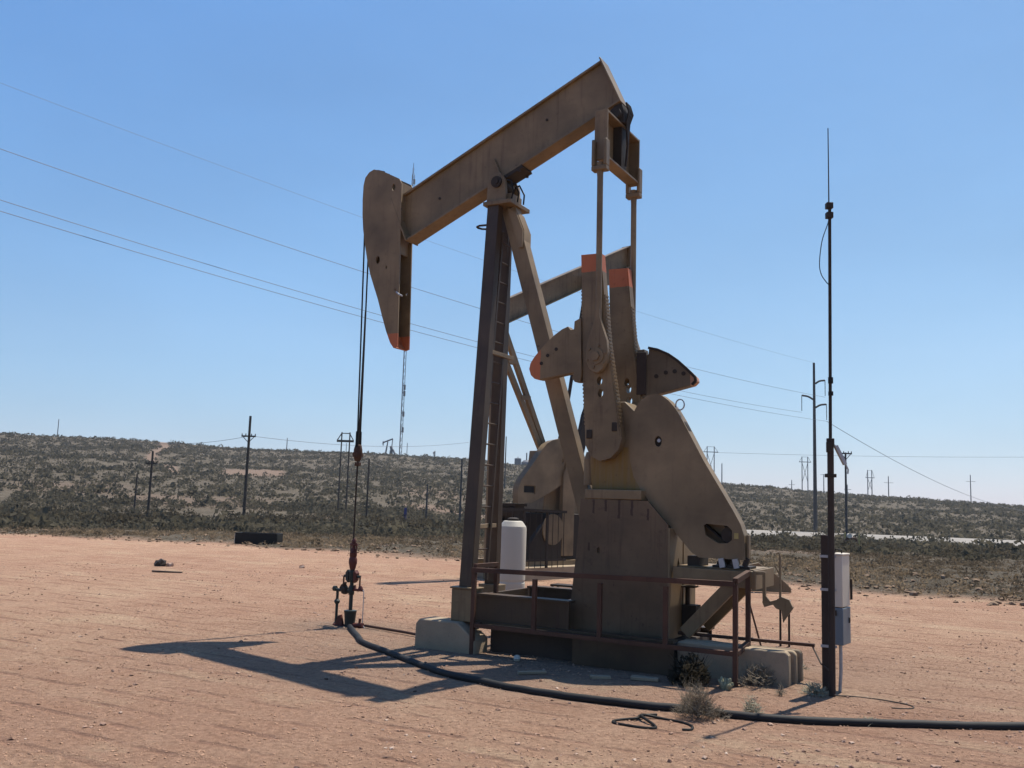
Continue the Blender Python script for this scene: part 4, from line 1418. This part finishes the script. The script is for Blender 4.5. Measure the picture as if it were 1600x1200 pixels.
def rock(x, y, s, lb, seed, dark=False):
    bm = bmesh.new()
    bmesh.ops.create_icosphere(bm, subdivisions=2, radius=s)
    b = MB()
    b.bm.free()
    b.bm = bm
    for v in bm.verts:
        v.co.z *= 0.75
    b.rough(s * 0.45, 1.4 / s, seed)
    o = b.build('rock', 'dark_steel' if dark else 'stone', None, 0, 25)
    o.location = (x, y, gz(x, y) + s * 0.3)
    tag(o, lb, 'rock')
for k, (x, y, s, lb, dk) in enumerate(((-8.0, 21.9, 0.14, 'dark brown rock on the open pad left of the wellhead', True), (-7.78, 21.9, 0.09, 'small rock right next to the dark rock on the pad', False), (-4.9, 22.7, 0.07, 'lone small stone on the pad midway to the scrub', False))):
    rock(x, y, s, lb, k + 3, dk)
o = MB().bar((-0.35, 0, 0.02), (0.25, 0.08, 0.02), 0.08, 0.03, up=(0, 1, 0)).rough(0.02, 3).build('plank', 'wood')
o.location = (-7.2, 20.2, 0)
tag(o, 'dark broken plank lying flat on the pad left of the wellhead', 'plank')

# dark box at the pad edge
TB = empty('steel_trough', (-8.77, 33.3, -0.03), R(-3), 'black open trough lying at the scrub edge of the pad, far left', 'trough')
b = MB()
b.box(-0.75, 0.75, -0.35, -0.30, 0, 0.40)
b.box(-0.75, 0.75, 0.30, 0.35, 0, 0.40)
b.box(-0.75, -0.70, -0.30, 0.30, 0.0, 0.40)
b.box(0.70, 0.75, -0.30, 0.30, 0.0, 0.40)
b.box(-0.70, 0.70, -0.30, 0.30, 0.02, 0.06)
b.build('trough_body', 'black', TB, 0.01)
b = MB()
b.box(-0.765, -0.752, -0.34, 0.34, 0.0, 0.38)
b.build('end_strip', 'galv', TB)

# ---------------------------------------------------------------- individual plants
def shrub(name, x, y, rad, h, n, mat, label, cat, blade=0.16, wdt=0.006, spread=1.0, seed=0):
    g = random.Random(seed)
    V, F = [], []
    z0 = gz(x, y)
    for k in range(n):
        a = g.uniform(0, 2 * math.pi)
        q = math.sqrt(g.random())
        rr = rad * q * spread * (0.62 + 0.75 * abs(noise.noise(Vector((math.cos(a) * 1.7, math.sin(a) * 1.7, seed * 3.3)))) * 1.6)
        hh = h * (1 - 0.75 * q * q) * g.uniform(0.25, 1.0)
        c = Vector((x + rr * math.cos(a), y + rr * math.sin(a), z0 + hh))
        d = Vector((math.cos(a) * q * 0.8 + g.gauss(0, .5), math.sin(a) * q * 0.8 + g.gauss(0, .5), 0.7 + g.gauss(0, .4))).normalized()
        s = d.orthogonal().normalized() * wdt * g.uniform(.6, 1.4)
        L = blade * g.uniform(.4, 1.2)
        if k % 14 == 0:                       # a dead stalk from the root
            d = Vector((math.cos(a) * q, math.sin(a) * q, 1.1)).normalized()
            L = h * g.uniform(0.8, 1.25)
            c = Vector((x, y, z0)) + d * L / 2
            s = d.orthogonal().normalized() * min(wdt, 0.004)
        i = len(V)
        V += [c - d * L / 2 - s, c - d * L / 2 + s, c + d * L / 2 + s * .4, c + d * L / 2 - s * .4]
        F.append((i, i + 1, i + 2, i + 3))
    o = np_mesh(name, [v[:] for v in V], F, mat)
    tag(o, label, cat)
    return o
def stems(parent_pts, x, y, n, h, r, seed):
    pass
shrub('tumbleweed', 1.63, 7.98, 0.17, 0.28, 1500, 'twig', 'dry brown tumbleweed on the black hose in the foreground', 'plant', 0.075, 0.0022, seed=1)
shrub('bush', 1.86, 9.42, 0.24, 0.30, 900, 'dark_leaf', 'dark leafy bush in the shade below the railing', 'bush', 0.06, 0.012, seed=2)
shrub('bush', 2.52, 9.42, 0.20, 0.22, 420, 'twig', 'twiggy brown bush behind the right railing post', 'bush', 0.09, 0.004, seed=3)
shrub('bush', 2.85, 9.62, 0.14, 0.16, 260, 'twig', 'sparse twiggy weed before the concrete beam end', 'bush', 0.08, 0.004, seed=4)
shrub('weed', 2.12, 8.15, 0.08, 0.17, 240, 'twig_pale', 'small upright dry weed growing beside the black hose', 'weed', 0.07, 0.003, seed=5)
shrub('weed', 3.14, 10.2, 0.12, 0.16, 260, 'twig_pale', 'dry weed tuft at the corner of the concrete beams', 'weed', 0.08, 0.004, seed=6)
shrub('weed', 2.98, 9.12, 0.13, 0.12, 300, 'twig_pale', 'pale dry tuft at the foot of the antenna mast', 'weed', 0.07, 0.004, seed=7)
shrub('weed', 2.62, 9.0, 0.05, 0.12, 80, 'twig', 'tiny dry sprig on the bare dirt left of the antenna mast', 'weed', 0.06, 0.003, seed=8)
shrub('weed', 1.80, 8.00, 0.12, 0.10, 200, 'twig', 'low dry weed hugging the hose right of the tumbleweed', 'weed', 0.06, 0.003, seed=9)
shrub('weed', 3.05, 7.95, 0.10, 0.06, 90, 'twig_pale', 'flat pale weed by the hose near the right edge', 'weed', 0.06, 0.004, seed=10)
# pale cactus clump
CT = MB()
g = random.Random(4)
for k in range(16):
    a = g.uniform(0, 6.28)
    rr = g.uniform(0, 0.075)
    r0 = g.uniform(0.014, 0.024)
    hh = g.uniform(0.05, 0.12)
    dx, dy = math.cos(a) * rr, math.sin(a) * rr
    CT.tube([(dx * 0.5, dy * 0.5, -0.01), (dx * 0.8, dy * 0.8, hh * 0.45), (dx * 1.15, dy * 1.15, hh * 0.85), (dx * 1.25, dy * 1.25, hh)], [r0 * 0.8, r0, r0 * 0.85, r0 * 0.3], 7)
M['cactus'] = simple('pale_cactus', (0.24, 0.225, 0.135), var=0.35, scale=40, rough=0.9)
o = CT.rough(0.008, 25).build('cactus', 'cactus')
o.location = (2.14, 9.22, 0)
tag(o, 'pale grey green cactus clump at the foot of the right railing post', 'cactus')

# ---------------------------------------------------------------- the second pumping unit behind
P2 = empty('pumpjack', (-0.3, 21.5, 0), R(45), 'second tan pumpjack behind the near one, seen through its legs', 'pumpjack')
def slope2(s): return 6.14 + 0.5 * s
b = MB()
for y0, y1, za, zb in ((-0.14, 0.14, -0.30, -0.27), (-0.12, 0.12, 0.27, 0.30), (-0.015, 0.015, -0.27, 0.27)):
    b.prism([(-0.35, slope2(-0.35) + za), (4.70, slope2(4.70) + za), (4.70, slope2(4.70) + zb), (-0.35, slope2(-0.35) + zb)], y0, y1)
b.prism([(4.70, slope2(4.7) - 0.62), (4.73, slope2(4.7) - 0.62), (4.73, slope2(4.7) + 0.31), (4.70, slope2(4.7) + 0.31)], -0.15, 0.15)
b.build('walking_beam', 'tan_worn', P2)
b = MB()
b.prism([(4.735, 8.80), (4.86, 8.72), (4.93, 8.3), (4.92, 7.4), (4.86, 6.7), (4.76, 6.1), (4.62, 6.05), (4.46, 6.7), (4.40, 7.4), (4.40, 7.98), (4.735, 8.12)], -0.12, 0.12)
b.build('horse_head', 'tan', P2, 0.01)
for y in (-0.18, 0.18):
    MB().bar((-0.33, y, 5.85), (-0.40, y * 1.3, -0.05), 0.10, 0.16).build('leg', 'tan_worn', P2)
b = MB()
b.bar((-0.05, -0.1, 5.20), (1.42, -0.1, 2.93), 0.09, 0.13)
b.bar((-0.05, -0.1, 5.85), (1.46, -0.1, 3.12), 0.09, 0.13)
for x, z in ((0.28, 5.0), (0.75, 4.2)):
    b.box(x - 0.15, x + 0.17, -0.16, -0.04, z - 0.05, z + 0.05)
b.build('brace_frame', 'tan', P2)
b = MB()
b.box(2.9, 3.1, -0.75, 0.15, 7.30, 7.62)
b.build('equalizer', 'tan', P2)
for y in (-0.62, -0.02):
    b = MB()
    b.cyl((3.0, y, 7.32), (2.36, y, 4.0), 0.045, seg=10)
    b.prism([(2.40, 4.15), (2.28, 3.9), (2.12, 3.3), (2.02, 2.95), (2.10, 2.75), (2.26, 2.80), (2.36, 3.1), (2.44, 3.7), (2.46, 4.1)], y - 0.05, y + 0.05)
    o = b.build('pitman_arm', 'dark_steel' if y < 0 else 'tan', P2)
for y0 in (-0.56, 0.44):
    b = MB().prism([(1.70, 0.50), (2.12, 0.50), (2.14, 2.3), (2.35, 3.05), (2.20, 3.15), (1.95, 3.05), (1.72, 2.4)], y0, y0 + 0.12)
    b.build('crank', 'tan', P2, 0.01)
b = MB().prism([(0.56, 0.35), (0.62, 0.80), (1.0, 1.2), (1.45, 1.45), (1.69, 1.50), (1.69, 0.35)], -0.56, -0.44)
b.build('counterweight', 'dark_steel', P2, 0.01)
b = MB()
b.cyl((1.35, -0.60, 1.12), (1.35, -0.57, 1.12), 0.36, seg=24)
b.build('weight_disc', 'tan', P2)
G2 = [(0.24, 1.70), (0.22, 2.02), (0.33, 2.24), (0.74, 2.67), (1.01, 2.98), (1.15, 3.12), (1.35, 3.22), (1.73, 3.30), (2.0, 3.25), (2.2, 3.1), (2.32, 2.80), (2.2, 2.5), (1.77, 2.20), (1.35, 2.0), (0.93, 1.82), (0.70, 1.73)]
b = MB()
b.holed(G2, [[(0.42, 1.95), (0.42, 2.14), (0.80, 2.12), (0.80, 1.93)], ell(1.72, 2.74, 0.05, 0.06)], -0.50, -0.48)
b.prism([(1.2 + (x - 1.2) * 0.985, 2.4 + (z - 2.4) * 0.985) for x, z in G2], -0.478, -0.32)
b.build('belt_guard', 'tan_guard', P2)
b = MB()
b.box(0.44, 0.78, -0.481, -0.479, 1.96, 2.11)
b.build('guard_window', 'black', P2)
b = MB()
b.prism([(1.3, 1.5), (2.7, 1.5), (2.6, 2.8), (1.5, 3.0)], -0.30, 0.40)
b.build('gear_reducer', 'tan', P2, 0.02)
b = MB()
b.box(1.2, 2.9, -0.40, 0.5, 0.40, 1.49)
b.build('pedestal', 'dark_steel', P2, 0.02)
b = MB()
b.cyl((0.55, -0.25, 1.5), (0.55, 0.4, 1.5), 0.2, seg=16)
b.box(0.30, 0.80, -0.28, 0.45, 1.20, 1.30)
b.box(0.35, 0.75, -0.30, 0.3, 1.64, 1.70)
b.build('electric_motor', 'dark_steel', P2)
b = MB()
b.bar((0.35, -0.2, 1.2), (1.1, -0.2, 0.42), 0.06, 0.07)
b.bar((0.75, 0.2, 1.2), (1.25, 0.2, 0.42), 0.06, 0.07)
b.bar((0.35, 0.3, 1.2), (0.35, 0.3, 0.42), 0.06, 0.07)
b.build('motor_mount', 'tan', P2)
b = MB()
for y in (-0.6, 0.5):
    b.box(-0.05, 3.2, y, y + 0.12, 0.30, 0.40)
b.build('skid', 'tan', P2)
b = MB().box(-0.1, 3.5, -0.9, 0.7, -0.1, 0.29)
footing('concrete_footing', b, 'pale concrete slab carrying the second pumpjack behind the near one', 'footing', (-0.3, 21.5, 0), R(45))
R2 = empty('guard_railing', (-0.3, 21.5, 0), R(45), 'dark barred crank railing at the second pumpjack behind the white tank', 'railing')
b = MB()
b.bar((-0.85, -1.0, 1.58), (1.35, -1.0, 1.54), 0.04, 0.06)
b.bar((-0.85, -1.0, 0.45), (1.35, -1.0, 0.45), 0.03, 0.04)
b.build('rail', 'dark_steel', R2)
for k in range(12):
    x = -0.82 + k * 0.19
    MB().bar((x, -1.0, 0.28), (x, -1.0, 1.56), 0.012 if k % 4 else 0.05, 0.012 if k % 4 else 0.05).build('bar', 'dark_steel', R2)

# ---------------------------------------------------------------- far pumpjacks and tank battery on the ridge
def far_jack(loc, rz, s, label):
    root = empty('pumpjack', loc, rz, label, 'pumpjack', 'pumpjacks far off on the ridge')
    root.scale = (s, s, s)
    MB().bar((-2.0, 0, 5.6), (2.3, 0, 7.2), 0.3, 0.55).build('walking_beam', 'far_steel', root)
    MB().prism([(-2.2, 6.0), (-2.0, 6.2), (-1.7, 5.9), (-1.9, 4.1), (-2.25, 5.0)], -0.2, 0.2).build('horse_head', 'far_steel', root)
    for y in (-0.7, 0.7):
        MB().bar((0.1, y * 0.2, 6.1), (-0.9, y, -0.5), 0.2, 0.28).build('leg', 'far_steel', root)
    MB().bar((2.2, 0, 6.9), (1.9, 0, 3.4), 0.8, 0.10).build('pitman_arm', 'far_steel', root)
    MB().prism([(1.2, 4.1), (2.0, 4.2), (2.6, 2.2), (2.0, 1.6), (1.5, 2.4)], -0.5, 0.5).build('crank', 'far_steel', root)
    b = MB()
    b.prism([(1.3, 2.4), (2.3, 2.4), (2.4, -0.5), (1.1, -0.5)], -0.5, 0.5)
    b.prism([(2.3, 3.0), (2.8, 2.8), (4.0, 0.4), (3.4, 0.0)], -0.4, 0.4)
    b.build('pedestal', 'far_steel', root)
    return root
def ridge_pt(px, r):
    a = image_bearing(px)
    return (r * math.sin(a), r * math.cos(a))
x, y = ridge_pt(612, 366)
far_jack((x - 0.8, y, gz(x, y) - 0.1), R(-14), 0.93, 'small dark pumpjack silhouette on the ridge beside the radio tower')
x, y = ridge_pt(682, 366)
far_jack((x, y, gz(x, y) - 0.6), R(75), 0.46, 'tiny pumpjack silhouette on the ridge left of the near front legs')

def far_tank(px, r, rad, h, dome, label):
    x, y = ridge_pt(px, r)
    z = gz(x, y)
    root = empty('storage_tank', (x, y, z - 0.5), 0, label, 'storage tank', 'tank battery on the ridge')
    b = MB()
    b.lathe([(rad, 0), (rad, h), (rad * 0.6, h + dome), (0.05, h + dome * 1.2)], seg=20)
    b.build('shell', 'tank_grey', root)
    MB().cyl((0, 0, h + dome), (0, 0, h + dome + 0.5), 0.15, seg=8).build('vent', 'tank_grey', root)
far_tank(813, 372, 1.35, 3.2, 0.15, 'tall grey storage tank on the ridge left of the domed tank')
far_tank(827, 376, 2.2, 2.3, 0.8, 'wide domed grey storage tank on the ridge behind the second pumpjack')
for px, lb in ((826.5, 'thin vent stack over the tanks on the ridge, left of two'), (832, 'thin vent stack over the tanks on the ridge, right of two')):
    x, y = ridge_pt(px, 379)
    o = MB().cyl((0, 0, -0.5), (0, 0, 5.8), 0.3, 0.25, seg=10).build('vent_stack', 'far_steel')
    o.location = (x, y, gz(x, y))
    tag(o, lb, 'stack', 'tank battery stacks')

# ---------------------------------------------------------------- poles, towers and wires
def at(px, py, D):
    """ground plan point at a bearing and depth, with the height seen at photo row py"""
    m = cam.matrix_world.to_3x3()
    d = m @ Vector(((px - 800) / FPX, (600 - py) / FPX, -1))
    return Vector((0, 0, EYE)) + d * (D / d.y)

def pole(px, ytop, D, r, label, arm=None, group='wooden utility poles', mat='wood', top_only=False):
    t = at(px, ytop, D)
    z0 = gz(t.x, t.y)
    h = t.z - z0
    root = empty('utility_pole', (t.x, t.y, z0), 0, label, 'utility pole', group)
    MB().cyl((0, 0, -0.5), (0, 0, h), r, r * 0.7, seg=10).build('shaft', mat, root)
    if arm:
        w_, dz, brace = arm
        za = h - dz
        MB().box(-w_ / 2, w_ / 2, -0.06 - r, -r, za - 0.06, za + 0.06).build('crossarm', mat, root)
        if brace:
            b = MB()
            b.bar((-w_ * 0.38, -r - 0.03, za - 0.06), (0, -r - 0.03, za - 0.5), 0.04, 0.05)
            b.bar((w_ * 0.38, -r - 0.03, za - 0.06), (0, -r - 0.03, za - 0.5), 0.04, 0.05)
            b.build('brace', mat, root)
        b = MB()
        for k in (-0.46, -0.2, 0.2, 0.46):
            b.lathe([(0.03, 0), (0.05, 0.04), (0.03, 0.10), (0.045, 0.13), (0.01, 0.16)], (w_ * k, -r - 0.03, za + 0.06), 8)
        b.build('insulator', 'dark_steel', root)
    return root, Vector((t.x, t.y, t.z))
pole(391.5, 650, 75, 0.135, 'tall dark utility pole with braced crossarm standing before the left hillside', (1.15, 1.65, True))
pole(239, 705, 72, 0.11, 'shorter utility pole with thin crossarm at far left of the brush', (0.9, 0.95, False))
pole(214.5, 740, 82, 0.09, 'low thin pole standing at far left before the hill')
pole(577, 717, 75, 0.085, 'plain bare pole just right of the polished rod')
pole(668, 757, 95, 0.11, 'short bare pole in the brush left of the near front legs', mat='weathered')
pole(722, 717, 95, 0.12, 'slender bare pole touching the left edge of the near front leg', mat='weathered')
pole(791, 682, 200, 0.16, 'slim pole on the hill seen between far leg and second pumpjack', mat='weathered')
pole(1321, 707, 80, 0.11, 'dark utility pole with a small top crossarm right of the antenna mast', (1.0, 0.1, True), mat='weathered')
far_poles = [(1128, 724, 330, 0.22, 'thin far pole rising above the ridge right of the belt guard', None), (1237, 750, 360, 0.2, 'faint short far pole on the ridge left of the steel monopole', (2.4, 1.8, False)), (1287, 741, 345, 0.2, 'far T shaped pole between monopole and antenna mast', (2.6, 0.2, False)), (1388, 744, 365, 0.22, 'far cross shaped pole on the ridge at right edge', (3.6, 2.6, False)), (1324, 757, 300, 0.15, 'short far pole on the ridge right behind the dark utility pole', (2.2, 1.6, False)), (636.5, 692, 372, 0.16, 'thin stub pole on the ridge right of the radio tower', None), (449, 684, 372, 0.2, 'faint far mast on the left ridge between pole and frame', None), (541.5, 692, 372, 0.15, 'faint far mast on the ridge behind the wooden twin frame', None), (1516, 742, 365, 0.22, 'far cross shaped pole on the ridge beyond the antenna mast, outermost right', (3.6, 2.6, False)), (92, 655, 372, 0.2, 'faint far mast on the left ridge at the outer left', None)]
for px, yt, D, r, lb, arm in far_poles:
    pole(px, yt, D, r, lb, arm, 'far poles on the ridge', 'far_steel')

def h_frame(xa, xb, ytop, D, r, label, cross, xbrace, group, mat='wood'):
    a, c = at(xa, ytop, D), at(xb, ytop + 1, D)
    m = (a + c) / 2
    z0 = gz(m.x, m.y)
    root = empty('h_frame_pole', (m.x, m.y, z0), 0, label, 'power pole', group)
    hw = (c.x - a.x) / 2
    h = (a.z + c.z) / 2 - z0
    for s in (-1, 1):
        MB().cyl((s * hw, 0, -1), (s * hw, 0, h), r, r * 0.75, seg=8).build('leg', mat, root)
    b = MB()
    b.box(-hw * 2.1, hw * 2.1, -r - 0.14, -r, h - cross - 0.13, h - cross + 0.13)
    b.build('crossarm', mat, root)
    b = MB()
    for s in (-1, 1):
        b.bar((s * hw * 2.0, -r - 0.05, h - cross + 0.1), (s * hw, -r - 0.05, h - 0.15), 0.08, 0.1)
    b.bar((-hw, 0, h - 0.12), (hw, 0, h - 0.12), 0.08, 0.1)
    b.build('top_stay', mat, root)
    if xbrace:
        b = MB()
        b.bar((-hw, -r, h - cross - 0.5), (hw, -r, h * 0.25 + 0.2), 0.12, 0.14)
        b.bar((-hw, r, h * 0.25), (hw, r, h - cross - 0.5), 0.12, 0.14)
        b.build('x_brace', mat, root)
    return root
h_frame(534.5, 547, 675, 110, 0.10, 'two legged wooden power frame behind the polished rod', 1.05, False, 'twin leg power frames', 'wood')
h_frame(1105, 1116, 697, 330, 0.20, 'far twin leg power frame right beside the belt guard slope', 2.0, True, 'twin leg power frames', 'far_steel')
h_frame(1253, 1262, 713, 345, 0.20, 'far twin leg power frame just left of the steel monopole', 2.0, True, 'twin leg power frames', 'far_steel')
h_frame(1355.5, 1362, 734, 365, 0.22, 'far twin leg power frame near the right edge of the ridge', 3.0, True, 'twin leg power frames', 'far_steel')

# guyed radio tower
t = at(646.5, 255, 400)
z0 = gz(t.x, t.y)
RT = empty('radio_tower', (t.x, t.y, z0 - 4), 0.3, 'very tall slender lattice radio tower on the ridge beside the horse head', 'radio tower')
b = MB()
h = t.z - z0 + 4
w2 = 0.62
cs = [(w2 * math.cos(k * 2.0944), w2 * math.sin(k * 2.0944)) for k in range(3)]
for cx, cy in cs:
    b.cyl((cx, cy, 0), (cx, cy, h * 0.96), 0.13, seg=6)
for k in range(int(h / 3.0)):
    for i in range(3):
        (x0, y0), (x1, y1) = cs[i], cs[(i + 1) % 3]
        b.bar((x0, y0, k * 3), (x1, y1, k * 3 + 3), 0.09, 0.09, up=(0.3, 0.5, 0.1))
b.build('lattice', 'far_steel', RT)
MB().cyl((0, 0, h * 0.95), (0, 0, h), 0.12, seg=8).build('top_mast', 'far_steel', RT)
b = MB()
for f in (0.12, 0.17, 0.235, 0.255, 0.93):
    b.cyl((0.6, 0, h * f), (0.6, 0, h * f + 2.2), 0.5, seg=10)
b.build('antenna_drum', 'far_steel', RT)

# steel monopole and its line
MPX = Vector((35.14, 107, 0))
z0 = gz(35.14, 107)
MP = empty('transmission_pole', (35.14, 107, z0), 0, 'tall black steel transmission monopole with three curved arms at right', 'transmission pole')
b = MB().cyl((0, 0, -0.5), (0, 0, 19.0 - z0), 0.24, 0.13, seg=14).build('shaft', 'weathered', MP)
ends = []
for s, za, tip in ((1, 16.55, 1.28), (-1, 14.7, -1.45), (1, 13.75, 1.42)):
    z = za - z0
    arm = MB().tube(smooth_path([(0.15 * s, 0, z), (tip * 0.5, 0, z + 0.32), (tip, 0, z + 0.42)]), [0.11] * 16 + [0.07], 8).build('arm', 'weathered', MP)
    b = MB()
    for k in range(12):
        zz = z + 0.40 - 0.15 * k
        b.lathe([(0.03, -0.14), (0.055, -0.05), (0.03, 0.0)], (tip, 0, zz), 8)
    b.build('insulator', 'dark_steel', arm)
    ends.append(Vector((35.14 + tip, 107, za - 1.55)))
def wire(p0, p1, sag, r, label, n=40):
    p0, p1 = Vector(p0), Vector(p1)
    pts = [p0.lerp(p1, k / n) - Vector((0, 0, sag * 4 * (k / n) * (1 - k / n))) for k in range(n + 1)]
    tag(MB().tube(pts, r, 6).build('power_line', 'wire'), label, 'power line', 'power lines')
# left span: each line passes over the pad to the next pole out of frame at left
def span_from(end, px, py, D, sag, r, label):
    q = at(px, py, D)
    d = (q - end)
    f = 1.45
    far = end + d * f
    # raise the far end so that the sagging line still passes through q
    k = 1 / f
    far.z += sag * 4 * k * (1 - k) / k
    wire(end, far, sag, r, label, 60)
span_from(ends[0], 200, 302, 48, 2.2, 0.016, 'highest of three black power lines running left from the monopole')
span_from(ends[1], 200, 375, 48, 2.2, 0.016, 'middle of three black power lines running left from the monopole')
span_from(ends[2], 200, 390, 48, 2.2, 0.016, 'lowest of three black power lines running left from the monopole')
q = at(1640, 800, 240)
wire(ends[2], q, 3.0, 0.03, 'black power line sloping down right from the lowest monopole arm')
q2 = at(1640, 790, 240)
span_from(Vector((35.14, 107, 19.0)), 200, 205, 48, 1.6, 0.008, 'faint thin top line running high above the three power lines')
wire(at(240, 693, 76), at(391, 681, 75), 0.25, 0.016, 'thin wire from the left edge to the braced crossarm pole')
wire(at(391, 681, 75), at(733, 691, 118), 0.7, 0.018, 'thin wire from the braced crossarm pole towards the near legs')
wire(at(1118, 707, 330), at(1640, 714, 340), 0.6, 0.05, 'faint far wire along the right ridge from the twin leg frame')

# small markers in the brush
t = at(634, 789, 90)
MK = empty('marker_post', (t.x, t.y, gz(t.x, t.y)), 0, 'dark blue marker sign on a thin stake in the brush', 'marker')
MB().cyl((0, 0, -0.2), (0, 0, 1.0), 0.03, seg=8).build('stake', 'far_steel', MK)
MB().box(-0.13, 0.13, -0.05, -0.03, 0.75, 1.95).build('sign_panel', 'blue_sign', MK, 0.02)
t = at(1330, 845, 62)
RS = empty('pipe_riser', (t.x, t.y, gz(t.x, t.y)), 0.2, 'small pipe riser with white gauge in the brush right of the antenna mast', 'pipe riser')
b = MB()
b.tube([(-0.5, 0, -0.2), (-0.5, 0, 0.5), (-0.35, 0, 0.7), (0.25, 0, 0.75), (0.4, 0, 0.6), (0.4, 0, -0.2)], 0.07, 8)
b.build('pipe', 'rust', RS)
MB().cyl((-0.15, -0.1, 0.9), (-0.15, 0.05, 0.9), 0.16, seg=14).build('gauge', 'box_white', RS)
for px, lb in ((1320.5, 'short yellow marker stake left of the pipe riser'), (1342.5, 'short yellow marker stake right of the pipe riser')):
    t = at(px, 838, 66)
    o = MB().box(-0.05, 0.05, -0.03, 0.03, -0.2, 1.1).build('marker_stake', 'yellow', None, 0.01)
    o.location = (t.x, t.y, gz(t.x, t.y))
    tag(o, lb, 'marker', 'yellow marker stakes')
